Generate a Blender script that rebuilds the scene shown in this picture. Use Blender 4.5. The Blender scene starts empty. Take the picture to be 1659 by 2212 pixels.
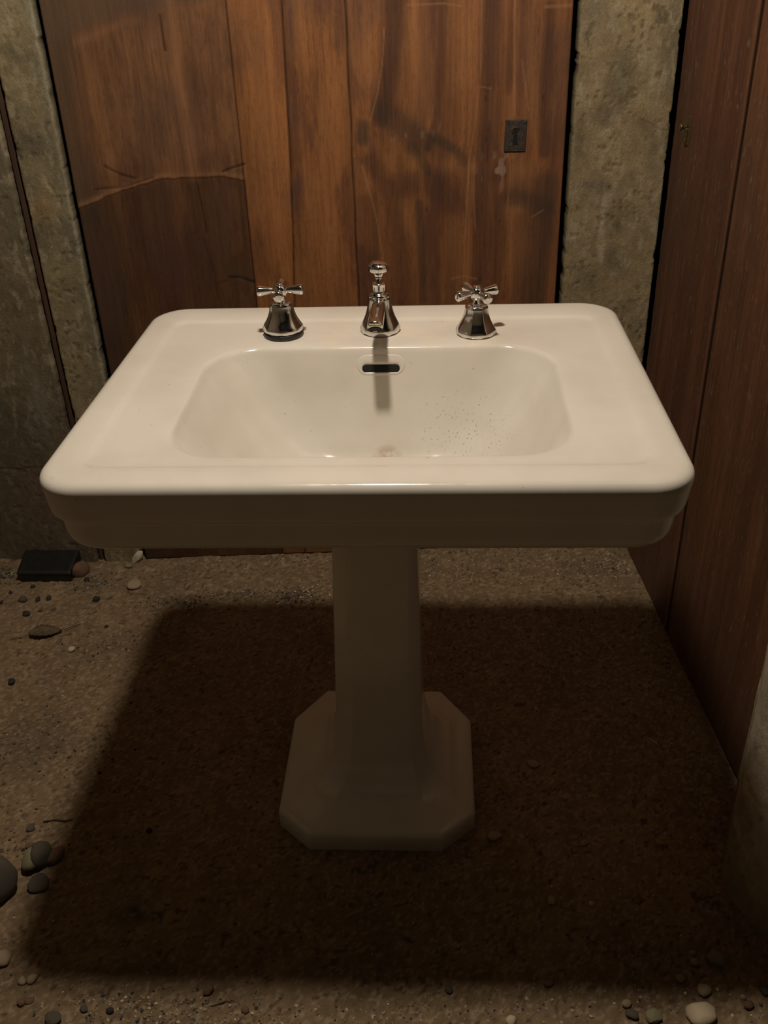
import bpy, bmesh, math, random
import numpy as np
from mathutils import Vector, Matrix
from mathutils.bvhtree import BVHTree

scene = bpy.context.scene
COL = scene.collection

# ------------------------------------------------------------------ camera
F_PX, CX, CY, HC = 2090.0, 829.5, 1106.0, 1.304
_v = np.array([955 - CX, 4530 - CY, F_PX])
_up = -_v / np.linalg.norm(_v)
_fw = np.array([0, 0, 1.0]) - _up[2] * _up
_fw /= np.linalg.norm(_fw)
_rt = np.cross(_fw, _up)
if _rt[0] < 0: _rt = -_rt
cd = bpy.data.cameras.new('camera'); cam = bpy.data.objects.new('camera', cd); COL.objects.link(cam)
cd.sensor_fit = 'VERTICAL'; cd.sensor_height = 36; cd.lens = F_PX / 2212 * 36
cd.clip_start = 0.02
cam.matrix_world = Matrix(((_rt[0], -_rt[1], -_rt[2], 0), (_fw[0], -_fw[1], -_fw[2], 0), (_up[0], -_up[1], -_up[2], HC), (0, 0, 0, 1)))
scene.camera = cam

def ray(px, py):
    r = np.array([px - CX, py - CY, F_PX]); return np.array([r @ _rt, r @ _fw, r @ _up])
def at_z(px, py, z=0.0):
    r = ray(px, py); t = (z - HC) / r[2]; return Vector((r[0] * t, r[1] * t, z))
def at_y(px, py, Y):
    r = ray(px, py); t = Y / r[1]; return Vector((r[0] * t, Y, HC + r[2] * t))

# ------------------------------------------------------------------ light
world = bpy.data.worlds.new('world'); scene.world = world; world.use_nodes = True
world.node_tree.nodes['Background'].inputs[0].default_value = (1.0, 0.80, 0.55, 1)
world.node_tree.nodes['Background'].inputs[1].default_value = 0.0006
LAMP = (-0.066, 0.985, 1.99)
ld = bpy.data.lights.new('ceiling_bulb', 'POINT'); lamp = bpy.data.objects.new('ceiling_bulb', ld); COL.objects.link(lamp)
ld.energy = 50; ld.color = (1.0, 0.86, 0.70); ld.shadow_soft_size = 0.045; lamp.location = LAMP
scene.view_settings.view_transform = 'Standard'; scene.view_settings.look = 'None'
scene.view_settings.gamma = 1; scene.view_settings.use_curve_mapping = False
scene.view_settings.exposure = 0.0

# ------------------------------------------------------------------ numpy noise
def _hash(ix, iy, seed):
    n = (ix.astype(np.int64) * 374761393 + iy.astype(np.int64) * 668265263 + seed * 1442695041) & 0xffffffff
    n = ((n ^ (n >> 13)) * 1274126177) & 0xffffffff
    return ((n ^ (n >> 16)) & 0xffff) / 65535.0
def vnoise(x, y, seed=0):
    ix = np.floor(x); iy = np.floor(y); fx = x - ix; fy = y - iy
    fx = fx * fx * fx * (fx * (fx * 6 - 15) + 10); fy = fy * fy * fy * (fy * (fy * 6 - 15) + 10)
    a = _hash(ix, iy, seed); b = _hash(ix + 1, iy, seed); c = _hash(ix, iy + 1, seed); d = _hash(ix + 1, iy + 1, seed)
    return (a * (1 - fx) + b * fx) * (1 - fy) + (c * (1 - fx) + d * fx) * fy
def fbm(x, y, seed=0, o=4, g=0.5):
    s = 0; a = 1; t = 0
    for k in range(o):
        s = s + a * vnoise(x * 2 ** k + 17.3 * k, y * 2 ** k + 9.1 * k, seed + k); t += a; a *= g
    return s / t
def sstep(a, b, x):
    t = np.clip((x - a) / (b - a), 0, 1); return t * t * (3 - 2 * t)
def mixc(c, d, m):
    m = np.clip(np.asarray(m), 0, 1)[..., None]; return c * (1 - m) + np.array(d) * m
def blob(X, Z, c, rx, rz, ang=0.0, p=2.0):
    dx = X - c[0]; dz = Z - c[1]; ca, sa = math.cos(ang), math.sin(ang)
    u = (dx * ca + dz * sa) / rx; v = (-dx * sa + dz * ca) / rz
    return np.exp(-(u * u + v * v) ** (p / 2))
def pline(X, Z, pts):
    d = np.full(X.shape, 9.0)
    for (x0, z0), (x1, z1) in zip(pts[:-1], pts[1:]):
        vx, vz = x1 - x0, z1 - z0; L = vx * vx + vz * vz
        t = np.clip(((X - x0) * vx + (Z - z0) * vz) / L, 0, 1)
        d = np.minimum(d, np.hypot(X - x0 - t * vx, Z - z0 - t * vz))
    return d

# ------------------------------------------------------------------ helpers
def mesh_obj(name, verts, faces, mat=None, parent=None, smooth=True):
    me = bpy.data.meshes.new(name); me.from_pydata([tuple(v) for v in verts], [], faces); me.update()
    o = bpy.data.objects.new(name, me); COL.objects.link(o)
    if mat: me.materials.append(mat)
    if smooth: me.shade_smooth()
    if parent: o.parent = parent
    return o
def bm_obj(name, bm, mat=None, parent=None, smooth=False, recalc=True):
    if recalc: bmesh.ops.recalc_face_normals(bm, faces=bm.faces[:])
    me = bpy.data.meshes.new(name); bm.to_mesh(me); bm.free()
    o = bpy.data.objects.new(name, me); COL.objects.link(o)
    if mat: me.materials.append(mat)
    if smooth: me.shade_smooth()
    if parent: o.parent = parent
    return o
def empty(name, loc, rz=0):
    o = bpy.data.objects.new(name, None); COL.objects.link(o); o.location = loc; o.rotation_euler = (0, 0, rz)
    o.empty_display_size = 0.05; return o
def tag(o, label=None, cat=None, group=None, kind=None):
    if label: o['label'] = label
    if cat: o['category'] = cat
    if group: o['group'] = group
    if kind: o['kind'] = kind
    return o
def loops(bm, rings, cap0=True, cap1=True):
    vs = [[bm.verts.new(p) for p in r] for r in rings]
    n = len(vs[0])
    for a, b in zip(vs[:-1], vs[1:]):
        for i in range(n):
            bm.faces.new((a[i], a[(i + 1) % n], b[(i + 1) % n], b[i]))
    if cap0: bm.faces.new(list(reversed(vs[0])))
    if cap1: bm.faces.new(vs[-1])
    return vs
def ngon(r, z, n, a0=0.0, cx=0.0, cy=0.0):
    return [(cx + r * math.cos(a0 + 2 * math.pi * k / n), cy + r * math.sin(a0 + 2 * math.pi * k / n), z) for k in range(n)]
def bevel(o, w=0.001, seg=2, ang=30):
    m = o.modifiers.new('bevel', 'BEVEL'); m.width = w; m.segments = seg; m.limit_method = 'ANGLE'; m.angle_limit = math.radians(ang)
    return o
def box(bm, x0, x1, y0, y1, z0, z1, mat=None):
    v = [bm.verts.new(p) for p in ((x0, y0, z0), (x1, y0, z0), (x1, y1, z0), (x0, y1, z0), (x0, y0, z1), (x1, y0, z1), (x1, y1, z1), (x0, y1, z1))]
    for f in ((0, 3, 2, 1), (4, 5, 6, 7), (0, 1, 5, 4), (1, 2, 6, 5), (2, 3, 7, 6), (3, 0, 4, 7)):
        bm.faces.new([v[i] for i in f])
    return v

# ------------------------------------------------------------------ materials
def new_mat(name):
    m = bpy.data.materials.new(name); m.use_nodes = True
    nt = m.node_tree; return m, nt, nt.nodes['Principled BSDF']
def nd(nt, kind, **kw):
    n = nt.nodes.new(kind)
    for k, v in kw.items(): setattr(n, k, v)
    return n
def simple(name, col, rough=0.5, metal=0.0, noise=0.0, scale=60, bump=0.0, spec=0.5):
    m, nt, b = new_mat(name)
    b.inputs['Roughness'].default_value = rough; b.inputs['Metallic'].default_value = metal
    b.inputs['Specular IOR Level'].default_value = spec
    tc = nd(nt, 'ShaderNodeTexCoord'); n = nd(nt, 'ShaderNodeTexNoise'); n.inputs['Scale'].default_value = scale; n.inputs['Detail'].default_value = 6
    nt.links.new(tc.outputs['Object'], n.inputs['Vector'])
    r = nd(nt, 'ShaderNodeValToRGB')
    r.color_ramp.elements[0].position = 0.3; r.color_ramp.elements[1].position = 0.7
    r.color_ramp.elements[0].color = tuple(c * (1 - noise) for c in col) + (1,); r.color_ramp.elements[1].color = tuple(min(1, c * (1 + noise)) for c in col) + (1,)
    nt.links.new(n.outputs['Fac'], r.inputs['Fac']); nt.links.new(r.outputs['Color'], b.inputs['Base Color'])
    if bump:
        bp = nd(nt, 'ShaderNodeBump'); bp.inputs['Strength'].default_value = bump; bp.inputs['Distance'].default_value = 0.002
        nt.links.new(n.outputs['Fac'], bp.inputs['Height']); nt.links.new(bp.outputs['Normal'], b.inputs['Normal'])
    return m
def painted(name, rough, scl, fine, bump, bdist, spec=0.3, scl2=(400, 400, 400), fine2=0.1):
    """vertex colour attribute 'tint' (pigment plus some painted light and shade) times two scales of grain"""
    m, nt, b = new_mat(name); L = nt.links.new
    b.inputs['Roughness'].default_value = rough; b.inputs['Specular IOR Level'].default_value = spec
    at = nd(nt, 'ShaderNodeAttribute', attribute_name='tint'); tc = nd(nt, 'ShaderNodeTexCoord')
    def layer(sc, amt, lo=0.3, hi=0.7):
        mp = nd(nt, 'ShaderNodeMapping'); mp.inputs['Scale'].default_value = sc
        n = nd(nt, 'ShaderNodeTexNoise'); n.inputs['Scale'].default_value = 1; n.inputs['Detail'].default_value = 7; n.inputs['Roughness'].default_value = 0.65
        L(tc.outputs['Object'], mp.inputs['Vector']); L(mp.outputs['Vector'], n.inputs['Vector'])
        mr = nd(nt, 'ShaderNodeMapRange'); mr.inputs['From Min'].default_value = lo; mr.inputs['From Max'].default_value = hi
        mr.inputs['To Min'].default_value = 1 - amt; mr.inputs['To Max'].default_value = 1 + amt
        L(n.outputs['Fac'], mr.inputs['Value']); return n, mr
    n1, m1 = layer(scl, fine); n2, m2 = layer(scl2, fine2)
    mu = nd(nt, 'ShaderNodeMath', operation='MULTIPLY'); L(m1.outputs[0], mu.inputs[0]); L(m2.outputs[0], mu.inputs[1])
    vm = nd(nt, 'ShaderNodeVectorMath', operation='SCALE'); L(at.outputs['Color'], vm.inputs[0]); L(mu.outputs[0], vm.inputs['Scale'])
    L(vm.outputs[0], b.inputs['Base Color'])
    ad = nd(nt, 'ShaderNodeMath', operation='ADD'); L(n1.outputs['Fac'], ad.inputs[0]); L(n2.outputs['Fac'], ad.inputs[1])
    bp = nd(nt, 'ShaderNodeBump'); bp.inputs['Strength'].default_value = bump; bp.inputs['Distance'].default_value = bdist
    L(ad.outputs[0], bp.inputs['Height']); L(bp.outputs['Normal'], b.inputs['Normal'])
    return m

M_WOOD = painted('aged_stained_wood', 0.55, (300, 60, 9), 0.16, 0.5, 0.0012, 0.28, (900, 900, 300), 0.10)
M_WOOD_SIDE = painted('aged_stained_wood_side', 0.55, (60, 300, 9), 0.16, 0.5, 0.0012, 0.28, (900, 900, 300), 0.10)
M_CONC = painted('mottled_concrete', 0.85, (55, 55, 45), 0.20, 0.6, 0.003, 0.2, (330, 330, 260), 0.16)
M_SAND = painted('sandy_earth', 0.95, (120, 120, 120), 0.16, 0.7, 0.003, 0.1, (700, 700, 700), 0.16)
M_DARK = simple('hole_shade_black', (0.008, 0.007, 0.006), 0.9)  # plain black put where holes and gaps lie in shade
M_CHROME = simple('worn_chrome', (0.72, 0.70, 0.68), 0.14, 1.0, 0.10, 140, 0.04)
M_RUBBER_MOUTH = simple('gasket_and_mouth_shade', (0.018, 0.014, 0.012), 0.45, 0, 0.3, 200)
M_IRON = simple('dark_iron', (0.085, 0.074, 0.064), 0.5, 0.6, 0.35, 220, 0.3)
M_BRASS = simple('tarnished_brass', (0.16, 0.125, 0.065), 0.42, 0.75, 0.4, 220, 0.3)
M_BOX = simple('matt_black_plastic', (0.012, 0.013, 0.012), 0.5, 0, 0.3, 90, 0.1)

def porcelain():
    m, nt, b = new_mat('aged_white_porcelain'); L = nt.links.new
    b.inputs['Roughness'].default_value = 0.13; b.inputs['IOR'].default_value = 1.5
    tc = nd(nt, 'ShaderNodeTexCoord')
    def noise(s, d=5, r=0.55):
        n = nd(nt, 'ShaderNodeTexNoise'); n.inputs['Scale'].default_value = s; n.inputs['Detail'].default_value = d; n.inputs['Roughness'].default_value = r
        L(tc.outputs['Object'], n.inputs['Vector']); return n
    def rng(src, a, c, lo=0.0, hi=1.0):
        mr = nd(nt, 'ShaderNodeMapRange'); mr.inputs['From Min'].default_value = a; mr.inputs['From Max'].default_value = c
        mr.inputs['To Min'].default_value = lo; mr.inputs['To Max'].default_value = hi; L(src, mr.inputs['Value']); return mr.outputs[0]
    def math_(op, a, c):
        q = nd(nt, 'ShaderNodeMath', operation=op)
        for i, s in enumerate((a, c)):
            if isinstance(s, (int, float)): q.inputs[i].default_value = s
            else: L(s, q.inputs[i])
        return q.outputs[0]
    def near(c, r0, r1, sc=(1, 1, 1)):
        s = nd(nt, 'ShaderNodeVectorMath', operation='SUBTRACT'); s.inputs[1].default_value = c; L(tc.outputs['Object'], s.inputs[0])
        k = nd(nt, 'ShaderNodeVectorMath', operation='MULTIPLY'); k.inputs[1].default_value = sc; L(s.outputs[0], k.inputs[0])
        l = nd(nt, 'ShaderNodeVectorMath', operation='LENGTH'); L(k.outputs[0], l.inputs[0]); return rng(l.outputs['Value'], r0, r1, 1, 0)
    def mix(a, col, f):
        x = nd(nt, 'ShaderNodeMix', data_type='RGBA'); L(f, x.inputs[0]); x.inputs[7].default_value = col + (1,)
        if isinstance(a, tuple): x.inputs[6].default_value = a + (1,)
        else: L(a, x.inputs[6])
        return x.outputs[2]
    c = mix((0.715, 0.685, 0.62), (0.64, 0.605, 0.53), rng(noise(9).outputs['Fac'], 0.4, 0.75))
    # grime grains where water used to stand, on the right flank of the bowl
    sp = rng(noise(300, 2).outputs['Fac'], 0.65, 0.69)
    reg = near((0.120, 0.045, 0.700), 0.015, 0.075, (0.8, 0.9, 1.0))
    c = mix(c, (0.10, 0.07, 0.045), math_('MULTIPLY', math_('MULTIPLY', sp, reg), 0.85))
    sp2 = rng(noise(160, 2).outputs['Fac'], 0.74, 0.77)
    c = mix(c, (0.22, 0.16, 0.10), math_('MULTIPLY', sp2, 0.45))
    rust = math_('MULTIPLY', near((0.012, 0.044, 0.656), 0.006, 0.026, (1.0, 1, 1)), rng(noise(75).outputs['Fac'], 0.30, 0.5))
    c = mix(c, (0.30, 0.15, 0.06), math_('MULTIPLY', rust, 0.85))
    # limescale bloom round the taps and spout on the back deck
    c = mix(c, (0.80, 0.70, 0.58), math_('MULTIPLY', near((0, 0.16, 0.80), 0.05, 0.26, (0.9, 3.2, 1)), rng(noise(26).outputs['Fac'], 0.45, 0.62, 0, 0.6)))
    L(c, b.inputs['Base Color'])
    ro = rng(noise(34, 6, 0.7).outputs['Fac'], 0.35, 0.75, 0.09, 0.24); L(ro, b.inputs['Roughness'])
    bp = nd(nt, 'ShaderNodeBump'); bp.inputs['Strength'].default_value = 0.05; bp.inputs['Distance'].default_value = 0.002
    L(noise(14, 3).outputs['Fac'], bp.inputs['Height']); L(bp.outputs['Normal'], b.inputs['Normal'])
    return m
M_PORC = porcelain()

# ------------------------------------------------------------------ painted slab (a solid board or concrete slab with a gridded face)
def slab(name, p0, udir, w, z0, z1, thick, mat, paint, res=0.003, zfine=1.25, edge=None, corner_r=0.003, parent=None):
    """p0: left bottom of the visible face (x,y); udir: unit 2D direction of the face to the right; the body extends away from the viewer.
       fine rows below zfine, coarse above.  paint(u, z) -> colour (...,3), relief (out of the face, metres).  edge(z)->(dl, dr) nibbles at both edges."""
    ux, uy = udir; nx, ny = uy, -ux                  # outward (towards the viewer)
    nu = max(4, int(w / res)); zs = np.arange(z0, min(z1, zfine), res)
    if z1 > zfine: zs = np.concatenate([zs, np.linspace(zfine, z1, 30)])
    else: zs = np.append(zs, z1)
    us = np.linspace(0, w, nu + 1)
    U, Z = np.meshgrid(us, zs)
    col, rel = paint(U, Z); col = col * 0.90
    dl, dr = edge(zs) if edge is not None else (0 * zs, 0 * zs)
    # squeeze edge columns for nibbled edges
    fr = us / w
    UU = U + dl[:, None] * (1 - fr)[None, :] ** 12 - dr[:, None] * fr[None, :] ** 12
    de = np.minimum(UU - UU[:, :1], UU[:, -1:] - UU)
    rel = rel - corner_r * np.clip(1 - de / corner_r, 0, 1) ** 2
    Xw = p0[0] + UU * ux + nx * rel; Yw = p0[1] + UU * uy + ny * rel
    front = np.stack([Xw, Yw, Z], -1).reshape(-1, 3)
    H, Wn = U.shape
    bx = p0[0] + UU * ux - nx * thick; by = p0[1] + UU * uy - ny * thick
    backL = np.stack([bx[:, 0], by[:, 0], zs], -1); backR = np.stack([bx[:, -1], by[:, -1], zs], -1)
    verts = np.concatenate([front, backL, backR]); nF = H * Wn
    idx = np.arange(nF).reshape(H, Wn)
    q = np.stack([idx[:-1, :-1], idx[:-1, 1:], idx[1:, 1:], idx[1:, :-1]], -1).reshape(-1, 4)
    L = nF + np.arange(H); R = nF + H + np.arange(H)
    ql = np.stack([L[:-1], idx[:-1, 0], idx[1:, 0], L[1:]], -1); qr = np.stack([idx[:-1, -1], R[:-1], R[1:], idx[1:, -1]], -1)
    qb = np.stack([R[:-1], L[:-1], L[1:], R[1:]], -1)
    faces = np.concatenate([q, ql, qr, qb]).tolist()
    faces.append([int(i) for i in [L[0], R[0]]] + [int(i) for i in idx[0, ::-1]])
    faces.append([int(i) for i in idx[-1, :]] + [int(R[-1]), int(L[-1])])
    me = bpy.data.meshes.new(name); me.from_pydata(verts.tolist(), [], faces); me.update()
    ca = me.color_attributes.new('tint', 'FLOAT_COLOR', 'POINT')
    c4 = np.ones((len(verts), 4), np.float32); c4[:nF, :3] = np.clip(col, 0, 1).reshape(-1, 3)
    c4[nF:nF + H, :3] = np.clip(col[:, 0], 0, 1) * 0.6; c4[nF + H:, :3] = np.clip(col[:, -1], 0, 1) * 0.6
    ca.data.foreach_set('color', c4.ravel()); me.materials.append(mat); me.shade_smooth()
    o = bpy.data.objects.new(name, me); COL.objects.link(o)
    if parent: o.parent = parent
    return o

YB = 1.938
def wp(px, py):
    p = at_y(px, py, YB); return (p.x, p.z)

# ------------------------------------------------------------------ SETTING: back door of wide stained boards
DX0, DX1 = -0.578, 0.3725
S1, S2, S3 = -0.2475, -0.1580, -0.0358          # board seams (x)
def paint_door(U, Z):
    X = U + DX0
    seam2 = S2 + 0.022 * (Z - 0.9) / 0.55 + 0.002 * np.sin(Z * 9)
    board = np.where(X < S1, 0, np.where(X < seam2, 1, np.where(X < S3, 2, 3)))
    warp = 0.012 * (fbm(X * 3, Z * 2.2, 5) - 0.5)
    Xw = X + warp
    base = np.array([[0.190, 0.090, 0.042], [0.30, 0.125, 0.045], [0.285, 0.120, 0.044], [0.265, 0.112, 0.044]])[board]
    c = base.copy()
    st = fbm(Xw * 42 + board * 13.1, Z * 2.4 + board * 3, 11, 4)
    c *= (0.70 + 0.62 * st)[..., None]
    st2 = fbm(Xw * 170 + board * 5, Z * 5.5, 21, 3)
    c *= (0.80 + 0.40 * st2)[..., None]
    big = fbm(X * 5, Z * 4, 31, 4)
    c = mixc(c, (0.13, 0.072, 0.045), sstep(0.52, 0.75, big) * 0.55)
    pat = fbm(X * 26 + 3, Z * 7 + board, 37, 5, 0.6)
    c = mixc(c, (0.115, 0.048, 0.032), sstep(0.52, 0.72, pat) * 0.55); c = mixc(c, (0.36, 0.17, 0.07), sstep(0.46, 0.28, pat) * 0.30)
    pores = sstep(0.62, 0.72, fbm(X * 420, Z * 70, 39, 2)); c *= (1 - 0.16 * pores)[..., None]
    rel = 0.0008 * (st2 - 0.5) + 0.0010 * (st - 0.5)
    def P(*pts): return [wp(*p) for p in pts]
    L = board == 0
    # left board: weathered grey edge, pale tear-out patch with a curved top, break line and dark lower part
    grey = sstep(0.06, 0.0, X - (-0.578) - 0.012 - 0.05 * (fbm(X * 9, Z * 6, 41) - 0.4)) * L
    c = mixc(c, (0.105, 0.068, 0.042), grey * 0.75)
    tz = np.interp(X, [-0.58, wp(130, 95)[0], wp(200, 70)[0], wp(270, 45)[0], -0.2475], [wp(130, 110)[1], wp(130, 95)[1], wp(200, 70)[1], wp(265, 40)[1], wp(265, 10)[1]])
    c = mixc(c, (0.125, 0.080, 0.048), L * sstep(-0.004, 0.02, Z - tz) * 0.75)
    c = mixc(c, (0.29, 0.14, 0.065), L * np.exp(-((Z - tz + 0.006) / 0.008) ** 2) * (0.25 + 0.4 * st2) * (X > -0.53) * (X < -0.40))
    bx = [wp(*p)[0] for p in ((165, 455), (200, 440), (235, 425), (300, 402), (350, 388), (430, 385), (480, 383), (525, 392))]
    bz = [wp(*p)[1] for p in ((165, 455), (200, 440), (235, 425), (300, 402), (350, 388), (430, 385), (480, 383), (525, 392))]
    brk = np.interp(X, bx, bz) + 0.004 * (fbm(X * 60, Z * 0, 51) - 0.5)
    below = sstep(0.002, -0.004, Z - brk) * L
    c *= (1 - 0.40 * below)[..., None]
    c = mixc(c, (0.115, 0.052, 0.040), below * 0.35 * sstep(0.45, 0.7, fbm(X * 14, Z * 7, 61)))
    lip = np.exp(-((Z - brk - 0.006) / 0.006) ** 2) * L * (X > wp(150, 460)[0])
    c = mixc(c, (0.36, 0.19, 0.095), lip * (0.15 + 0.6 * fbm(X * 30, Z * 60, 71)))
    rel = rel + 0.0025 * sstep(-0.001, 0.002, Z - brk) * L * sstep(-0.06, 0.0, brk + 0.035 - Z) 
    for pts, wd, dk in ((P((225, 360), (260, 378), (290, 386)), 0.0022, 0.6), (P((205, 410), (270, 404), (330, 384)), 0.002, 0.5), (P((480, 372), (505, 362), (527, 356)), 0.002, 0.7),
                        (P((344, 34), (352, 90), (356, 110)), 0.0022, 0.75), (P((396, 240), (410, 320), (422, 388), (434, 440), (446, 505)), 0.0016, 0.65),
                        (P((440, 520), (462, 590), (470, 650)), 0.0018, 0.35), (P((495, 601), (520, 602), (548, 612)), 0.003, 0.7), (P((470, 615), (510, 603)), 0.003, 0.25)):
        d = pline(X, Z, pts); m = np.exp(-(d / wd) ** 2)
        c *= (1 - dk * m)[..., None]; rel = rel - 0.0018 * m * dk
    # a ridge of lighter grain along the middle crack of the left board
    d = pline(X, Z, P((365, 0), (385, 150), (405, 290), (418, 380))); c = mixc(c, (0.34, 0.165, 0.078), np.exp(-(d / 0.010) ** 2) * 0.55 * L)
    for p, rx, rz, a in (((300, 530), 0.055, 0.05, 0.30), ((230, 600), 0.03, 0.09, 0.25), ((480, 500), 0.016, 0.09, 0.45), ((520, 590), 0.03, 0.02, 0.5), ((300, 20), 0.06, 0.04, 0.5), ((250, 500), 0.02, 0.03, 0.3)):
        c = mixc(c, (0.085, 0.050, 0.035), blob(X, Z, wp(*p), rx, rz) * a * L)
    # purple-brown bruises beside the second seam
    for p, rx, rz in (((635, 250), 0.009, 0.03), ((628, 60), 0.007, 0.05), ((645, 400), 0.010, 0.02), ((632, 430), 0.008, 0.03)):
        c = mixc(c, (0.115, 0.058, 0.048), blob(X, Z, wp(*p), rx, rz) * 0.7)
    c = mixc(c, (0.36, 0.165, 0.060), blob(X, Z, wp(575, 200), 0.028, 0.16) * 0.35 * (board == 1))
    # right board: figure round two old knots
    Rb = (board == 3)
    k1 = wp(905, 335); dxk = X - k1[0]; dzk = Z - k1[1]
    w2 = 0.030 * np.exp(-(dzk / 0.085) ** 2) * np.sign(dzk + 0.001) * np.exp(-((dxk) / 0.10) ** 2)
    Xf = X + w2 + warp * 1.5
    fig = fbm(Xf * 34 + 7, Z * 1.1 + 2, 81, 3); fig = sstep(0.42, 0.58, fig)
    c = mixc(c, (0.115, 0.056, 0.038), Rb * (1 - fig) * 0.42)
    def streak(pts, wd, col, a, soft=2.0):
        nonlocal c
        d = pline(X, Z, P(*pts)); c = mixc(c, col, Rb * np.exp(-(d / wd) ** 4) * min(1, a * 1.15) * (0.75 + 0.5 * (st2 - 0.5)))
    dk = (0.066, 0.032, 0.025); gr = (0.058, 0.042, 0.030); lt = (0.44, 0.21, 0.085)
    streak(((853, -5), (851, 60), (846, 130), (835, 205), (825, 255)), 0.019, dk, 0.85)
    streak(((825, 240), (870, 275), (905, 300), (925, 310)), 0.024, gr, 0.65)
    streak(((958, 0), (955, 100), (950, 190), (944, 260), (925, 320)), 0.0085, dk, 0.60)
    streak(((1062, -5), (1055, 90), (1052, 175)), 0.019, dk, 0.62)
    streak(((1105, -5), (1103, 100), (1098, 200)), 0.006, dk, 0.5)
    streak(((1050, 200), (1046, 300), (1040, 400), (1034, 520), (1028, 650)), 0.013, dk, 0.60)
    streak(((1190, 15), (1188, 100), (1180, 200), (1178, 270), (1176, 330)), 0.012, dk, 0.72)
    streak(((1176, 400), (1160, 520), (1152, 660)), 0.028, (0.062, 0.042, 0.034), 0.72)
    streak(((785, 275), (782, 300)), 0.014, (0.060, 0.046, 0.032), 0.75)
    streak(((800, 350), (830, 390), (850, 440), (860, 500), (870, 660)), 0.018, dk, 0.55)
    streak(((870, 400), (905, 395), (940, 400), (975, 440)), 0.026, dk, 0.60)
    streak(((795, 440), (800, 520), (808, 650)), 0.020, dk, 0.50)
    streak(((905, 440), (912, 540), (915, 650)), 0.009, gr, 0.65)
    streak(((1080, 430), (1085, 520), (1070, 650)), 0.010, dk, 0.45)
    streak(((1110, 430), (1150, 440), (1175, 450)), 0.022, (0.075, 0.05, 0.038), 0.65)
    streak(((1095, 360), (1075, 380)), 0.016, dk, 0.45)
    streak(((940, 300), (985, 325), (1000, 350)), 0.010, gr, 0.75)
    streak(((890, 320), (910, 345), (925, 372)), 0.011, gr, 0.65)
    for p, rx, rz, a in (((972, 356), 0.020, 0.016, 0.75), ((893, 358), 0.012, 0.020, 0.60), ((842, 352), 0.012, 0.022, 0.35), ((1022, 360), 0.008, 0.012, 0.55), ((878, 470), 0.011, 0.03, 0.5),
                         ((910, 400), 0.006, 0.03, 0.4), ((975, 540), 0.016, 0.07, 0.35), ((900, 130), 0.02, 0.09, 0.40), ((1000, 120), 0.024, 0.10, 0.30), ((1148, 150), 0.011, 0.13, 0.40),
                         ((1125, 370), 0.022, 0.022, 0.45), ((1118, 455), 0.018, 0.012, 0.5), ((1125, 540), 0.018, 0.05, 0.35), ((790, 130), 0.02, 0.06, 0.25), ((1003, 165), 0.016, 0.012, 0.3)):
        c = mixc(c, lt, blob(X, Z, wp(*p), rx, rz) * a * Rb * (0.6 + 0.8 * (st - 0.4)))
    for pts, wd, a in ((((830, 60), (826, 140), (815, 205), (800, 262)), 0.0010, 0.6), (((1042, -5), (1040, 120), (1036, 190), (1028, 260), (1014, 350), (1005, 520)), 0.0012, 0.55), (((1060, 190), (1058, 260)), 0.001, 0.4),
                       (((1113, -5), (1112, 120), (1113, 250)), 0.0014, 0.65), (((1128, 130), (1136, 190), (1143, 240)), 0.0011, 0.5), (((782, 360), (800, 420), (815, 480), (824, 540), (828, 570)), 0.0012, 0.6),
                       (((1025, 340), (1023, 420), (1028, 500)), 0.0012, 0.45), (((1098, 330), (1103, 360), (1096, 480)), 0.001, 0.45), (((985, 325), (1003, 300)), 0.001, 0.3), (((1150, 470), (1175, 455)), 0.0014, 0.5),
                       (((975, 605), (1000, 598), (1030, 604)), 0.002, 0.5), (((1035, 188), (1062, 192)), 0.0014, 0.4), (((880, 12), (960, 8), (1000, 14)), 0.0015, 0.5), (((1180, 15), (1235, 12)), 0.003, 0.45)):
        d = pline(X, Z, P(*pts)); c = mixc(c, (0.42, 0.22, 0.11), Rb * np.exp(-(d / wd) ** 2) * a)
    for p, r in (((1050, 214), .0028), ((1051, 303), .0026), ((921, 454), .0024), ((1174, 212), .0026), ((1080, 480), .0020)):
        c = mixc(c, (0.03, 0.015, 0.01), blob(X, Z, wp(*p), r * 0.7, r * 1.8) * 0.8)
    scr = sstep(0.70, 0.76, fbm(X * 90, Z * 45, 95, 2)) * blob(X, Z, wp(870, 285), 0.06, 0.02); c = mixc(c, (0.26, 0.2, 0.15), scr * 0.7)
    scr = sstep(0.66, 0.72, fbm(X * 90, Z * 35, 97, 2)) * blob(X, Z, wp(1075, 370), 0.03, 0.03); c = mixc(c, (0.36, 0.25, 0.19), scr * 0.8)
    # seams between the boards
    for sx, wd, dd in ((S1, 0.0013, 0.003), (seam2, 0.0016, 0.003), (S3 + 0.0008 * np.sin(Z * 40), 0.0015, 0.004)):
        m = np.exp(-((X - sx) / wd) ** 2); c *= (1 - 0.85 * m)[..., None]; rel = rel - dd * m
    m = np.exp(-((X - S3 + 0.004) / 0.0012) ** 2) * sstep(0.6, 0.95, Z); c = mixc(c, (0.30, 0.16, 0.07), m * 0.6)
    rel = rel + np.where(board == 3, 0.0, np.where(board == 0, 0.0006, 0.001))
    return c, rel
door1 = slab('door_1', (DX0, YB + 0.006), (1, 0), DX1 - DX0, 0.012, 2.5, 0.035, M_WOOD, paint_door, res=0.0022, zfine=1.24, corner_r=0.002)
tag(door1, 'wide stained brown board door standing behind the sink', 'door', kind='structure')

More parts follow.
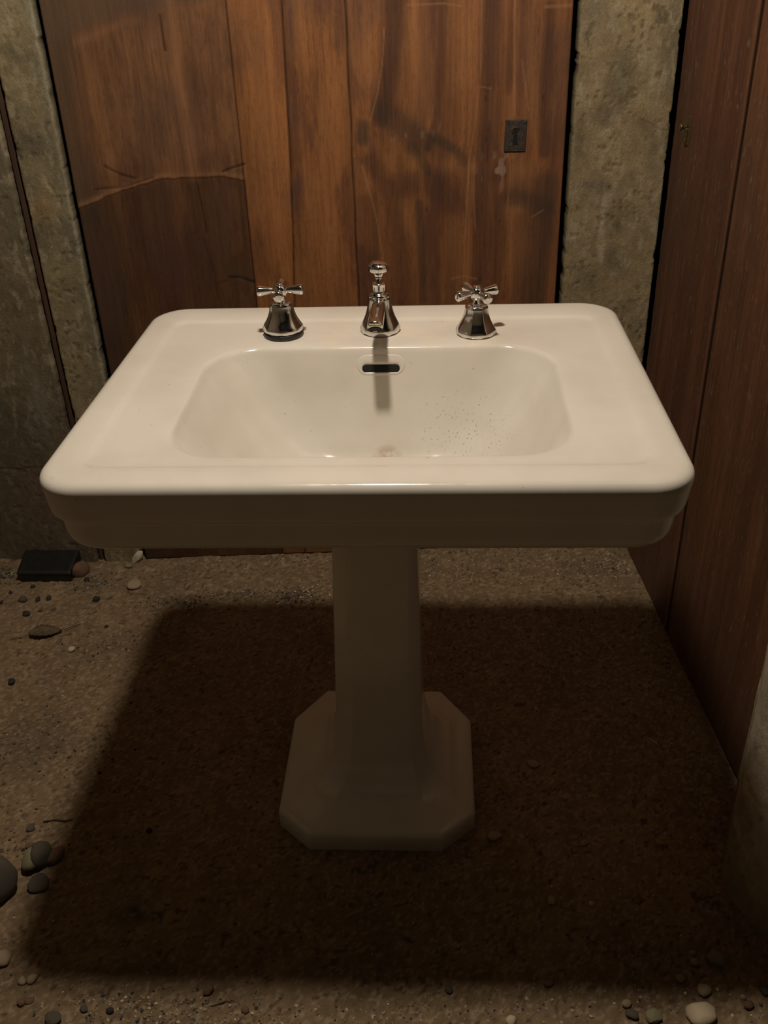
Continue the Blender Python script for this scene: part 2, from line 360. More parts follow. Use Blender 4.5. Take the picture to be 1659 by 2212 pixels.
# keyhole escutcheon on the back door
esc_o = empty('keyhole_plate', (0.2766, YB + 0.006, 0.948)); esc_o.parent = door1
def keyhole_pts(s=1.0, n=14):
    pts = []
    r = 0.0048 * s
    for k in range(n + 1):
        a = math.radians(-55) + math.radians(290) * k / n
        pts.append((r * math.cos(a), 0.0085 + r * math.sin(a)))
    pts += [(-0.0058 * s, -0.0165), (0.0048 * s, -0.0165)]
    return pts
bm = bmesh.new()
box(bm, -0.0205, 0.0205, -0.0032, 0.0005, -0.0285, 0.0285)
pl_ = bm_obj('backing_plate', bm, M_IRON, esc_o); bevel(pl_, 0.0008)
pl_.rotation_euler = (0, math.radians(1.5), 0)
bm = bmesh.new(); kp = keyhole_pts()
loops(bm, [[(x, -0.0036, z) for x, z in kp], [(x, -0.0010, z) for x, z in kp]])
bm_obj('keyhole', bm, M_DARK, esc_o)  # black solid stands for the dark inside of the lock
bm = bmesh.new(); rings = []
for k in range(15):
    a = math.radians(20) + math.radians(200) * k / 14
    c_ = Vector((math.cos(a) * 0.0068, -0.0034, 0.0085 + math.sin(a) * 0.0068)); r_ = 0.0012
    rings.append([c_ + Vector((math.cos(a) * math.cos(t) * r_, math.sin(t) * r_, math.sin(a) * math.cos(t) * r_)) for t in [i * math.pi / 4 for i in range(8)]])
loops(bm, rings); bm_obj('raised_rim', bm, M_IRON, esc_o, smooth=True)
for sx in (-1, 1):
    for sz in (-1, 1):
        bm = bmesh.new(); loops(bm, [[(sx * 0.0155 + r * math.cos(i * math.pi / 4), y, sz * 0.0235 + r * math.sin(i * math.pi / 4)) for i in range(8)] for r, y in ((0.0017, -0.003), (0.0017, -0.0038), (0.0009, -0.0044))])
        bm_obj('rivet', bm, M_IRON, esc_o, smooth=True)

# ------------------------------------------------------------------ concrete
def conc_base(X, Z, seed, tone=(0.345, 0.275, 0.160)):
    n = fbm(X * 7, Z * 5, seed, 5, 0.6); n2 = fbm(X * 30, Z * 22, seed + 7, 4, 0.6); n3 = fbm(X * 120, Z * 90, seed + 14, 3)
    c = np.array(tone) * (0.72 + 0.55 * n)[..., None] * (0.80 + 0.40 * n2)[..., None]
    c = mixc(c, (0.145, 0.130, 0.090), sstep(0.50, 0.72, n) * 0.6)
    c = mixc(c, (0.075, 0.062, 0.040), sstep(0.60, 0.72, n3) * sstep(0.45, 0.62, n2) * 0.45)
    c = mixc(c, (0.44, 0.38, 0.27), sstep(0.63, 0.70, fbm(X * 95, Z * 40, seed + 23, 3)) * 0.5)
    rel = 0.0016 * (n2 - 0.5) - 0.0016 * sstep(0.60, 0.70, n3) * sstep(0.45, 0.62, n2)
    return c, rel
def rough_edge(seed, amt=0.004):
    def f(zs):
        a = fbm(zs * 40, zs * 0, seed, 3); b = fbm(zs * 45, zs * 0 + 3, seed + 5, 3)
        ch = lambda v: amt * np.clip((v - 0.62) * 6, 0, 1) + 0.0012 * v
        return ch(a), ch(b)
    return f
def paint_jamb_right(U, Z):
    X = U + 0.3845
    c, rel = conc_base(X, Z, 103, (0.35, 0.275, 0.160))
    for p, rx, rz, a, col in (((1345, 160), .026, .045, .60, (0.135, 0.125, 0.075)), ((1320, 215), .03, .02, .30, (0.15, 0.13, 0.08)), ((1300, 250), .028, .018, .5, (0.13, 0.115, 0.08)), ((1248, 300), .014, .055, .5, (0.12, 0.10, 0.06)),
                              ((1280, 30), .035, .04, .35, (0.19, 0.175, 0.13)), ((1280, 400), .03, .008, .5, (0.13, 0.12, 0.09)), ((1320, 560), .022, .028, .45, (0.12, 0.105, 0.065)), ((1260, 600), .03, .04, .45, (0.13, 0.115, 0.075)),
                              ((1395, 270), .013, .017, .5, (0.19, 0.135, 0.07)), ((1335, 460), .016, .04, .35, (0.20, 0.14, 0.075))):
        c = mixc(c, col, blob(X, Z, wp(*p), rx, rz, 0, 3) * a)
    n = fbm(X * 60, Z * 26, 131, 3)
    for pts, wd, a in ((((1306, 420), (1302, 470), (1296, 520), (1298, 560)), 0.006, 0.6), (((1305, 290), (1318, 340), (1310, 380)), 0.010, 0.40)):
        d = pline(X, Z, [wp(*p) for p in pts]); c = mixc(c, (0.55, 0.47, 0.34), np.exp(-(d / wd) ** 2) * a * sstep(0.40, 0.6, n))
    m = blob(X, Z, wp(1303, 248), .004, .005) ; c = mixc(c, (0.42, 0.26, 0.20), m * 0.7)
    edgeg = np.exp(-(U / 0.006) ** 2); c = mixc(c, (0.24, 0.21, 0.12), edgeg * 0.5)
    d = pline(X, Z, [wp(1380, 255), wp(1400, 262), wp(1430, 280), wp(1450, 278)]); c *= (1 - 0.4 * np.exp(-(d / 0.001) ** 2))[..., None]
    return c, rel
def paint_jamb_left(U, Z):
    X = U - 0.675
    c, rel = conc_base(X, Z, 203, (0.29, 0.240, 0.140))
    for p, rx, rz, a, col in (((60, 310), .045, .03, .60, (0.105, 0.095, 0.065)), ((90, 450), .03, .03, .45, (0.36, 0.23, 0.11)), ((100, 500), .03, .015, .4, (0.16, 0.11, 0.06)), ((40, 120), .04, .03, .5, (0.15, 0.125, 0.075)), ((150, 640), .02, .06, .3, (0.16, 0.13, 0.08))):
        c = mixc(c, col, blob(X, Z, wp(*p), rx, rz, 0, 3) * a)
    fine = sstep(0.55, 0.66, fbm(X * 70 + Z * 40, Z * 55, 215, 3)) * sstep(1.0, 1.1, Z); c = mixc(c, (0.42, 0.35, 0.22), fine * 0.4)
    w = U.max(); e = np.exp(-((w - U - 0.003) / 0.003) ** 2) * (0.4 + 0.8 * fbm(X * 0, Z * 18, 219)); c = mixc(c, (0.36, 0.37, 0.30), e * 0.6)  # pale line paints the light caught on the jamb's right arris
    e = np.exp(-((w - U - 0.014) / 0.008) ** 2); c = mixc(c, (0.17, 0.17, 0.13), e * 0.35)
    d = pline(X, Z, [wp(12, 290), wp(35, 325), wp(45, 345)]); c *= (1 - 0.5 * np.exp(-(d / 0.002) ** 2))[..., None]; rel = rel - 0.003 * np.exp(-(d / 0.003) ** 2)
    return c, rel
def paint_wall_left(U, Z):
    c, rel = conc_base(U, Z, 303, (0.24, 0.20, 0.125))
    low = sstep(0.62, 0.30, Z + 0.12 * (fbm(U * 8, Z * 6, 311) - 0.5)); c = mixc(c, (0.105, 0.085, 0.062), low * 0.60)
    c = mixc(c, (0.30, 0.29, 0.24), np.exp(-((0.515 - U) / 0.02) ** 2) * blob(U, Z, (0.5, 0.42), 0.06, 0.10) * 0.45)
    for zc in (0.262,):
        d = np.abs(Z - zc - 0.01 * (fbm(U * 20, Z * 0, 317) - 0.5)); m = np.exp(-(d / 0.002) ** 2); c *= (1 - 0.5 * m)[..., None]; rel = rel - 0.002 * m
    # thin pale horizontal form line, rusty wash low down
    c = mixc(c, (0.19, 0.12, 0.08), blob(U, Z, (0.45, 0.17), 0.08, 0.12) * 0.35)
    return c, rel
_s = 0.14; _L = math.hypot(1, _s); WLU = (1 / _L, -_s / _L)
WLW = 0.56
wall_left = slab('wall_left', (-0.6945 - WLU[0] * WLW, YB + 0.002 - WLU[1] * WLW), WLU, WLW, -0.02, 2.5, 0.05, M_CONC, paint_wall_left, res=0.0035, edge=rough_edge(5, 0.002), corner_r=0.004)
tag(wall_left, kind='structure')
trim_1 = slab('trim_1', (-0.6750, YB), (1, 0), 0.0865, -0.02, 2.5, 0.05, M_CONC, paint_jamb_left, res=0.0025, edge=rough_edge(15, 0.0016), corner_r=0.004)
tag(trim_1, kind='structure')
trim_2 = slab('trim_2', (0.3845, YB), (1, 0), 0.186, -0.02, 2.5, 0.05, M_CONC, paint_jamb_right, res=0.0025, edge=rough_edge(25, 0.0026), corner_r=0.003)
tag(trim_2, kind='structure')
# recessed wooden strip in the slot left of the jamb
def paint_strip(U, Z):
    c = np.array((0.085, 0.050, 0.034)) * (0.6 + 0.8 * fbm(U * 200, Z * 6, 401))[..., None]; return c, 0.001 * (fbm(U * 100, Z * 5, 402) - .5)
trim_3 = slab('trim_3', (-0.6905, YB + 0.012), (1, 0), 0.0105, -0.02, 2.5, 0.02, M_WOOD, paint_strip, res=0.0025, corner_r=0.001)
tag(trim_3, kind='structure')
bm = bmesh.new(); box(bm, -1.35, 0.75, YB + 0.12, YB + 0.16, -0.05, 2.5)
tag(bm_obj('wall_gap_backing', bm, M_DARK), kind='structure')  # black backing put in to keep the gaps between slabs dark
bm = bmesh.new(); box(bm, -1.70, 1.6, -1.40, -1.32, -0.05, 2.5)
bm2 = bmesh.new(); box(bm2, -1.70, -1.64, -1.35, 2.1, -0.05, 2.5)
tag(bm_obj('wall_west_bounce', bm2, simple('side_bounce_plaster', (0.20, 0.165, 0.115), 0.9, 0, 0.12, 6, 0.2)), kind='structure')  # unseen wall, added to bounce light from the left
tag(bm_obj('wall_front_bounce', bm, simple('front_bounce_plaster', (0.17, 0.14, 0.10), 0.9, 0, 0.12, 6, 0.2)), kind='structure')  # unseen wall behind the camera, added for its bounce light

# ------------------------------------------------------------------ right-hand board door (side wall)
RS = 0.030; RL = math.hypot(RS, 1); RU = (RS / RL, -1 / RL)      # runs towards the camera
R0 = (0.5765, YB - 0.002)
RW = 0.775; RSEAM = 0.335
def paint_right(U, Z):
    b = (U > RSEAM).astype(int)
    warp = 0.02 * (fbm(U * 3, Z * 2, 505) - 0.5)
    st = fbm((U + warp) * 40 + b * 9, Z * 2.2, 511, 4); st2 = fbm((U + warp) * 170 + b * 5, Z * 4.5, 521, 3); big = fbm(U * 5, Z * 3.5, 531, 4)
    c = np.array([[0.150, 0.066, 0.038], [0.160, 0.074, 0.038]])[b] * (0.62 + 0.75 * st)[..., None] * (0.76 + 0.48 * st2)[..., None]
    c = mixc(c, (0.095, 0.052, 0.034), sstep(0.48, 0.72, big) * 0.5)
    c = mixc(c, (0.10, 0.065, 0.045), blob(U, Z, (0.08, 0.83), 0.05, 0.05) * 0.5 * (b == 0))
    # cathedral figure on the first board
    dx = U - 0.24; dz = Z - 0.80; ring = np.sin((np.hypot(dx * 5.0, dz) * 150) + 3 * st)
    c = mixc(c, (0.26, 0.12, 0.065), (ring > 0.55) * blob(U, Z, (0.24, 0.80), 0.05, 0.10) * 0.35)
    c = mixc(c, (0.30, 0.22, 0.16), sstep(0.80, 0.86, fbm(U * 190, Z * 55, 541, 2)) * 0.4)
    pores = sstep(0.60, 0.70, fbm(U * 420, Z * 60, 543, 2)); c *= (1 - 0.16 * pores)[..., None]
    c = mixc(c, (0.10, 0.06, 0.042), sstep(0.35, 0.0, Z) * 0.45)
    rel = 0.001 * (st2 - 0.5) + 0.001 * (st - 0.5)
    m = np.exp(-((U - RSEAM) / 0.0062) ** 4); c *= (1 - 0.93 * m)[..., None]; rel = rel - 0.0015 * m
    m = np.exp(-((U - RSEAM + 0.012) / 0.004) ** 2); c = mixc(c, (0.27, 0.13, 0.07), m * 0.4)
    # chewed front edge
    w = RW - U; ch = sstep(0.03, 0.0, w) * sstep(0.5, 0.65, fbm(U * 40, Z * 25, 551, 3)); c *= (1 - 0.6 * ch)[..., None]; rel = rel - 0.006 * ch
    return c, rel
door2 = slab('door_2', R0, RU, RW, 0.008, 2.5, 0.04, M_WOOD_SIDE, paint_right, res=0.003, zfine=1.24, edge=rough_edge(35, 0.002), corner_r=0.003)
tag(door2, 'reddish brown board wall at the right of the sink', 'door', kind='structure')
# latch plate on it
pu = 0.083
lx, ly = R0[0] + RU[0] * pu, R0[1] + RU[1] * pu
latch = empty('door_latch', (lx, ly, 0.963), math.atan2(RU[1], RU[0])); latch.parent = door2    # local x along the wall towards the camera, local -y out of the wall
bm = bmesh.new(); box(bm, -0.010, 0.010, -0.0030, 0.002, -0.025, 0.025); bevel(bm_obj('latch_plate', bm, M_BRASS, latch), 0.001)
bm = bmesh.new(); loops(bm, [[(r * math.cos(i * math.pi / 5), y, 0.006 + r * math.sin(i * math.pi / 5)) for i in range(10)] for r, y in ((0.0045, -0.002), (0.0036, -0.008), (0.0036, -0.012), (0.0062, -0.0135), (0.0062, -0.016), (0.004, -0.0175))])
bm_obj('latch_knob', bm, M_BRASS, latch, smooth=True)
bm = bmesh.new(); box(bm, -0.0045, 0.0045, -0.0075, -0.0025, -0.021, 0.004); bevel(bm_obj('bolt', bm, M_BRASS, latch), 0.0012)

# concrete post at the right front
P_ = [at_z(1584, 1702), at_z(1557, 1918), at_z(1586, 1966), at_z(1625, 2014), at_z(1659, 2042)]
def paint_post(U, Z):
    c, rel = conc_base(U, Z, 603, (0.52, 0.46, 0.35)); low = sstep(0.30, 0.02, Z + 0.1 * (fbm(U * 12, Z * 8, 611) - .5)); c = mixc(c, (0.17, 0.13, 0.085), low * 0.6)  # foot darkened in the colour, where the sink's shadow falls
    for pts in (((0.12, 0.30), (0.11, 0.20), (0.14, 0.10)), ((0.17, 0.33), (0.16, 0.16), (0.18, 0.02))):
        d = pline(U, Z, pts); m = np.exp(-(d / 0.004) ** 2); c *= (1 - 0.5 * m)[..., None]; rel = rel - 0.006 * m
    return c, rel + 0.012 * (fbm(U * 9, Z * 4, 621, 3) - 0.5)
# one closed mesh: polyline of faces swept up
pts2 = [(0.640, 1.172), (P_[0].x + 0.004, 1.172), (P_[1].x, P_[1].y), (P_[2].x, P_[2].y), (P_[3].x, P_[3].y), (0.552, 0.862), (0.80, 0.80)]
seg = []
for (a, b) in zip(pts2[:-1], pts2[1:]):
    n = max(2, int(math.dist(a, b) / 0.006))
    for k in range(n): seg.append((a[0] + (b[0] - a[0]) * k / n, a[1] + (b[1] - a[1]) * k / n))
seg.append(pts2[-1]); seg = np.array(seg)
for _ in range(3): seg[1:-1] = (seg[:-2] + 2 * seg[1:-1] + seg[2:]) / 4
arc = np.concatenate([[0], np.cumsum(np.hypot(*np.diff(seg, axis=0).T))])
zs = np.concatenate([np.arange(-0.02, 0.55, 0.006), np.linspace(0.56, 2.5, 30)])
UU, ZZ = np.meshgrid(arc, zs); c, rel = paint_post(UU, ZZ)
tang = np.gradient(seg, axis=0); tang /= np.linalg.norm(tang, axis=1)[:, None]; nrm = np.stack([tang[:, 1], -tang[:, 0]], 1)   # left of travel
if nrm[len(nrm) // 3][0] > 0: nrm = -nrm
fade = np.clip(np.minimum(arc - 0.05, 9) / 0.03, 0, 1)
vx = seg[None, :, 0] + nrm[None, :, 0] * rel * fade; vy = seg[None, :, 1] + nrm[None, :, 1] * rel * fade
H, Wn = UU.shape; V = np.stack([vx, vy, ZZ], -1).reshape(-1, 3).tolist(); base = len(V)
for z in zs: V.append([0.80, 1.172, float(z)])
idx = np.arange(H * Wn).reshape(H, Wn)
Fc = np.stack([idx[:-1, :-1], idx[1:, :-1], idx[1:, 1:], idx[:-1, 1:]], -1).reshape(-1, 4).tolist()
for k in range(H - 1):
    Fc.append([int(idx[k, -1]), int(idx[k + 1, -1]), base + k + 1, base + k]); Fc.append([base + k, base + k + 1, int(idx[k + 1, 0]), int(idx[k, 0])])
Fc.append([int(i) for i in idx[-1]] + [base + H - 1])
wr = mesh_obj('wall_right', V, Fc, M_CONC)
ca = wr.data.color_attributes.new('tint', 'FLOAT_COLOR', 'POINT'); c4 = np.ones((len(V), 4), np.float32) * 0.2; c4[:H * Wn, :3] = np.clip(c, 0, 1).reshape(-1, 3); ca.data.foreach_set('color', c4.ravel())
tag(wr, kind='structure')

# ------------------------------------------------------------------ floor of sandy earth
FX0, FX1, FY0, FY1 = -1.68, 1.6, -1.36, 2.03
def floor_h(X, Y):
    h = 0.010 * (fbm(X * 5, Y * 5, 701, 3) - 0.5) + 0.0045 * (fbm(X * 26, Y * 26, 711, 4) - 0.5) + 0.0022 * (fbm(X * 120, Y * 120, 721, 3) - 0.5)
    pit = sstep(0.66, 0.76, fbm(X * 75, Y * 75, 731, 2)) * 0.0022
    h = h - pit
    # flat under the sink base, banked against the walls
    bx, by = X + 0.0235, Y - 1.241
    flat = sstep(0.24, 0.17, np.maximum(np.abs(bx), np.abs(by)))
    h = h * (1 - flat)
    h = h + 0.006 * sstep(0.05, 0.0, YB - Y) + 0.004
    return h
def floor_at(x, y):
    return float(floor_h(np.array([x]), np.array([y]))[0])
fx = np.concatenate([np.linspace(FX0, -1.0, 20)[:-1], np.arange(-1.0, 0.62, 0.0042), np.linspace(0.62, FX1, 12)])
fy = np.concatenate([np.linspace(FY0, 0.76, 60)[:-1], np.arange(0.76, 2.0, 0.0042), [FY1]])
X, Y = np.meshgrid(fx, fy); Zf = floor_h(X, Y)
n1 = fbm(X * 6, Y * 6, 741, 4); n2 = fbm(X * 38, Y * 38, 751, 4, 0.6); n3 = fbm(X * 150, Y * 150, 761, 3)
c = np.array((0.285, 0.203, 0.120)) * (0.74 + 0.5 * n1)[..., None] * (0.74 + 0.52 * n2)[..., None]
c = mixc(c, (0.10, 0.072, 0.05), sstep(0.60, 0.70, n3) * (0.25 + 0.6 * sstep(0.45, 0.62, n2)))
c = mixc(c, (0.55, 0.44, 0.30), sstep(0.64, 0.70, fbm(X * 210, Y * 210, 771, 2)) * 0.45)
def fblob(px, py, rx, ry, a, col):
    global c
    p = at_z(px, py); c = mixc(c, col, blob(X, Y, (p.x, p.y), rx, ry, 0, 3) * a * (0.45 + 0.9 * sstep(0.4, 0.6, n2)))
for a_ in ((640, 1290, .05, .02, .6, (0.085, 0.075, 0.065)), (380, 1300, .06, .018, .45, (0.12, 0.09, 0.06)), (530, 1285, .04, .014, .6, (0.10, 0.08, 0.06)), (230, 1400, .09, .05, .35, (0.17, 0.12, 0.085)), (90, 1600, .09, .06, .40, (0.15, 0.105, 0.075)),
           (1310, 1235, .05, .02, .45, (0.15, 0.12, 0.09)), (300, 1225, .05, .012, .4, (0.13, 0.10, 0.07)), (270, 2110, .06, .02, .4, (0.13, 0.10, 0.07)), (30, 1240, .06, .03, .4, (0.14, 0.12, 0.09)), (190, 1270, .05, .03, .35, (0.13, 0.11, 0.09)),
           (290, 1980, .035, .02, .6, (0.07, 0.065, 0.06)), (1250, 1240, .08, .012, .3, (0.18, 0.14, 0.10))):
    fblob(*a_)
H, Wn = X.shape; V = np.stack([X, Y, Zf], -1).reshape(-1, 3).tolist(); idx = np.arange(H * Wn).reshape(H, Wn)
Fc = np.stack([idx[:-1, :-1], idx[:-1, 1:], idx[1:, 1:], idx[1:, :-1]], -1).reshape(-1, 4).tolist()
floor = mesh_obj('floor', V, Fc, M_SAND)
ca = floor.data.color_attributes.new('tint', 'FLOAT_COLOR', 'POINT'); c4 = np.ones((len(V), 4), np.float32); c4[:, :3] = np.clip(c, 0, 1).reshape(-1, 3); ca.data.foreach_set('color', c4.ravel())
tag(floor, kind='structure')

# ================================================================== THE SINK
SA = -math.radians(3.6)
sink = empty('pedestal_sink', (-0.008, 1.162, 0.0), SA)
tag(sink, 'white porcelain pedestal sink with chrome taps standing on the sandy floor', 'sink')
NC, NS = 12, 14
def rrect(hx, hy, r, cx=0.0, cy=0.0, z=0.0, taper=0.0):
    r = min(r, hx - 1e-4, hy - 1e-4); out = []
    corners = ((1, 1), (-1, 1), (-1, -1), (1, -1))
    for q, (sx, sy) in enumerate(corners):
        ccx, ccy = sx * (hx - r), sy * (hy - r)
        for k in range(NC + 1):
            a = math.pi / 2 * (q + k / NC); out.append((ccx + r * math.cos(a), ccy + r * math.sin(a)))
        nsx, nsy = corners[(q + 1) % 4]; e = (nsx * (hx - r), nsy * (hy - r)); a = math.pi / 2 * (q + 1)
        p0 = out[-1]; p1 = (e[0] + r * math.cos(a), e[1] + r * math.sin(a))
        for k in range(1, NS): out.append((p0[0] + (p1[0] - p0[0]) * k / NS, p0[1] + (p1[1] - p0[1]) * k / NS))
    return [((cx + x) * (1 - taper * (cy + y)), cy + y, z) for x, y in out]
HX, HY, TP, RZ = 0.3555, 0.2825, 0.044, 0.800
rings = []
# underside and stepped apron, from the middle outwards and up
rings.append(rrect(0.03, 0.03, 0.02, 0, 0.0, 0.618))
for ins, z, r in ((0.20, 0.6185, 0.05), (0.165, 0.632, 0.06), (0.125, 0.660, 0.06), (0.088, 0.688, 0.05), (0.060, 0.7010, 0.045), (0.042, 0.7018, 0.042), (0.031, 0.7035, 0.042), (0.0235, 0.7065, 0.042), (0.0185, 0.7110, 0.043), (0.0155, 0.7170, 0.044), (0.0138, 0.7250, 0.045), (0.0128, 0.735, 0.046), (0.0120, 0.7435, 0.046), (0.0112, 0.7470, 0.047), (0.0092, 0.7490, 0.047), (0.0068, 0.7500, 0.048), (0.0050, 0.7520, 0.049), (0.0040, 0.7560, 0.050), (0.0028, 0.762, 0.051), (0.0018, 0.772, 0.052), (0.0006, 0.782, 0.052), (0.0, 0.7885, 0.052),
                  (0.0006, 0.7925, 0.052), (0.0024, 0.7960, 0.051), (0.0055, 0.7985, 0.050), (0.0095, 0.7998, 0.048), (0.0140, 0.8003, 0.046), (0.030, 0.8003, 0.036)):
    rings.append(rrect(HX - ins, HY - ins, r, 0, 0, z, TP))
# raised rim, soft step, recessed deck
CDY = -0.009
for e, z in ((0.0, 0.8001), (0.002, 0.7996), (0.0045, 0.7984), (0.0075, 0.7973), (0.011, 0.7968)):
    rings.append(rrect(0.3150 - e, 0.2315 - e, 0.022, 0.001, CDY, z, TP * 0.6))
# deck to bowl
BX, BY, BCX, BCY = 0.2335, 0.1595, 0.004, -0.0455
for f_, z in ((0.5, 0.7966), (0.85, 0.7964)):
    hx = (0.30 * (1 - f_) + (BX + 0.014) * f_); hy = (0.218 * (1 - f_) + (BY + 0.014) * f_); cy = CDY * (1 - f_) + BCY * f_
    rings.append(rrect(hx, hy, 0.03 + 0.045 * f_, 0.001 + 0.003 * f_, cy, z, TP * 0.5 * (1 - f_)))
for e, z in ((0.0075, 0.7963), (0.0045, 0.7957), (0.0020, 0.7941), (0.0002, 0.7910), (-0.0014, 0.7865)):
    rings.append(rrect(BX + e, BY + e, 0.072, BCX, BCY, z))
DRX, DRY, DRZ = 0.010, -0.036, 0.636
_t = np.linspace(0, 1, 401)
_g = np.interp(_t, (0, .15, .30, .42, .52, .65, .80, 1), (0, .37, .67, .84, .915, .965, .988, 1))
_k = np.exp(-np.linspace(-2, 2, 41) ** 2); _k /= _k.sum()
_g = np.convolve(np.concatenate([2 * _g[0] - _g[20:0:-1], _g, np.ones(20)]), _k, 'valid')
SN = 40
for k in range(1, SN + 1):
    s = k / SN; z = 0.7865 - (0.7865 - DRZ) * float(np.interp(s, _t, _g))
    hx = (BX - 0.0014) * (1 - s) + 0.020 * s; hy = (BY - 0.0014) * (1 - s) + 0.020 * s
    r = min(hx, hy) * (0.45 + 0.549 * s ** 0.8)
    rings.append(rrect(hx, hy, r, BCX * (1 - s) + DRX * s, BCY * (1 - s) + DRY * s, z))
rings.append(rrect(0.0175, 0.0175, 0.0174, DRX, DRY, DRZ - 0.002)); rings.append(rrect(0.0165, 0.0165, 0.0164, DRX, DRY, DRZ - 0.008))
bm = bmesh.new(); loops(bm, rings)
basin = bm_obj('basin', bm, M_PORC, sink, smooth=True)
bv = BVHTree.FromPolygons([v.co[:] for v in basin.data.vertices], [p.vertices[:] for p in basin.data.polygons])
# drain
bm = bmesh.new(); loops(bm, [ngon(r, DRZ + z, 24, 0, DRX, DRY) for r, z in ((0.0205, -0.001), (0.0205, 0.0008), (0.019, 0.0014), (0.016, 0.0004), (0.0145, -0.004), (0.014, -0.0075))])
tag(bm_obj('drain', bm, M_CHROME, basin, smooth=True), 'rusty metal drain ring')
# overflow slot in the back wall of the bowl
hit, nor, _, _ = bv.ray_cast(Vector((0.0045, -0.05, 0.7675)), Vector((0, 1, 0)))
zax = nor.normalized(); xax = Vector((1, 0, 0)); yax = zax.cross(xax).normalized()
if yax.z < 0: yax = -yax
def stadium(hw, hh, d, n=10):
    out = []
    for k in range(n + 1):
        a = -math.pi / 2 + math.pi * k / n; out.append((hw - hh + hh * math.cos(a), hh * math.sin(a)))
    for k in range(n + 1):
        a = math.pi / 2 + math.pi * k / n; out.append((-(hw - hh) + hh * math.cos(a), hh * math.sin(a)))
    return [hit + xax * x + yax * y + zax * d for x, y in out]
bm = bmesh.new(); loops(bm, [stadium(0.0262, 0.0052, -0.004), stadium(0.0264, 0.0054, 0.0008), stadium(0.0250, 0.0042, 0.0010)])  # black plug stands in for the shade inside the slot
tag(bm_obj('overflow_opening', bm, M_DARK, basin), 'overflow slot with its inner shade painted black')
def framed(hw, hh, d, up_=0.0):
    return [p + yax * up_ for p in stadium(hw, hh, d)]
bm = bmesh.new(); R_ = [framed(0.0345, 0.0150, -0.003, 0.0050), framed(0.0340, 0.0145, 0.0000, 0.0050), framed(0.0325, 0.0132, 0.0006, 0.0048), framed(0.0290, 0.0085, 0.0006, 0.0018), framed(0.0268, 0.0056, 0.0006), framed(0.0263, 0.0052, -0.001)]
loops(bm, R_, False, False); bm_obj('overflow_rim', bm, M_PORC, basin, smooth=True)

# pedestal: splayed octagonal foot, chamfered column
ped_parts = bmesh.new()
PCX, PCY = -0.0235 + 0.008, 1.241 - 1.162
# to sink-local (rotated) coordinates
def tol(x, y):
    dx, dy = x + 0.008, y - 1.162; ca_, sa_ = math.cos(SA), math.sin(SA); return (dx * ca_ + dy * sa_, -dx * sa_ + dy * ca_)
pc = tol(-0.0235, 1.241)
def octa(xl, xr, yf, yb, cl, cr, cb, z, cyf=None, cby=None):
    """8 corners, each given as 2 points for a crisp but rounded arris"""
    cf = cyf if cyf is not None else cl
    p = [(xl + cl, yf), (xr - cr, yf), (xr, yf + (cyf if cyf is not None else cr)), (xr, yb - (cby or cb)), (xr - cb, yb), (xl + cb, yb), (xl, yb - (cby or cb)), (xl, yf + cf)]
    out = []
    for i in range(8):
        a = Vector(p[i]); b = Vector(p[(i + 1) % 8]); d = (b - a); L_ = d.length; e = min(0.0022 / L_, 0.2)
        for t in (e, 0.5, 1 - e): q = a + d * t; out.append((q.x + pc[0], q.y + pc[1], z))
    return out
def foot(ins, z):
    k = 0.415 * ins
    return octa(-0.1645 + ins, 0.1645 - ins, -0.1745 + ins, 0.1745 - ins, 0.056 - k, 0.056 - k, 0.054 - k, z, 0.050 - k, 0.078 - k)
def colm(g, z):
    """g: outward flare; widths grow slowly downward"""
    t = (0.70 - z) / 0.6
    xl = -0.0465 - 0.0215 * t - g; xr = 0.0725 + 0.0055 * t + g
    return octa(xl, xr, -0.0700 - 0.010 * t - g, 0.066 + 0.012 * t + g, 0.029 + 0.2 * g, 0.0135 + 0.006 * t + 0.45 * g, 0.02 + 0.6 * g, z, 0.026 + 0.2 * g)
rg = [foot(0.004, -0.012), foot(0.0, -0.004), foot(0.0, 0.030), foot(0.0006, 0.0345), foot(0.003, 0.0385), foot(0.0065, 0.0405), foot(0.014, 0.0430), foot(0.022, 0.0452), foot(0.034, 0.0478)]
rg += [colm(g, z) for g, z in ((0.050, 0.0515), (0.042, 0.0540), (0.034, 0.058), (0.024, 0.067), (0.016, 0.080), (0.010, 0.096), (0.0055, 0.115), (0.0025, 0.137), (0.0007, 0.160), (0, 0.19), (0, 0.28), (0, 0.38), (0, 0.48), (0, 0.58), (0, 0.617))]
bm = bmesh.new(); loops(bm, rg)
ped = bm_obj('pedestal', bm, M_PORC, sink, smooth=True)

# ---------------- taps
DECK = 0.7966
def crisp(n, r, z, a0, e=0.06):
    """n-gon with doubled corners so smooth shading keeps flat facets"""
    v = ngon(r / math.cos(math.pi / n), z, n, a0); out = []
    for i in range(n):
        a = Vector(v[i]); b = Vector(v[(i + 1) % n])
        for t in (e, 1 - e): out.append(a.lerp(b, t))
    return out
def bell(bm, a0, s=1.0, hs=1.0, z0=0.0):
    prof = ((0.0270, 0.0), (0.0283, 0.0010), (0.0286, 0.0028), (0.0278, 0.0052), (0.0262, 0.0085), (0.0238, 0.0125), (0.0212, 0.0170), (0.0190, 0.0220), (0.0174, 0.0270), (0.0163, 0.0320), (0.0156, 0.0375), (0.0153, 0.0400), (0.0146, 0.0415), (0.0110, 0.0422))
    rr = []
    for i, (r, z) in enumerate(prof):
        round_ = max(0.06, 0.42 - 0.36 * min(1, z / 0.005)) if z < 0.005 else 0.05
        rr.append([Vector((p.x * s, p.y * s, p.z)) for p in crisp(8, r, z0 + z * hs, a0, round_)])
    loops(bm, rr)
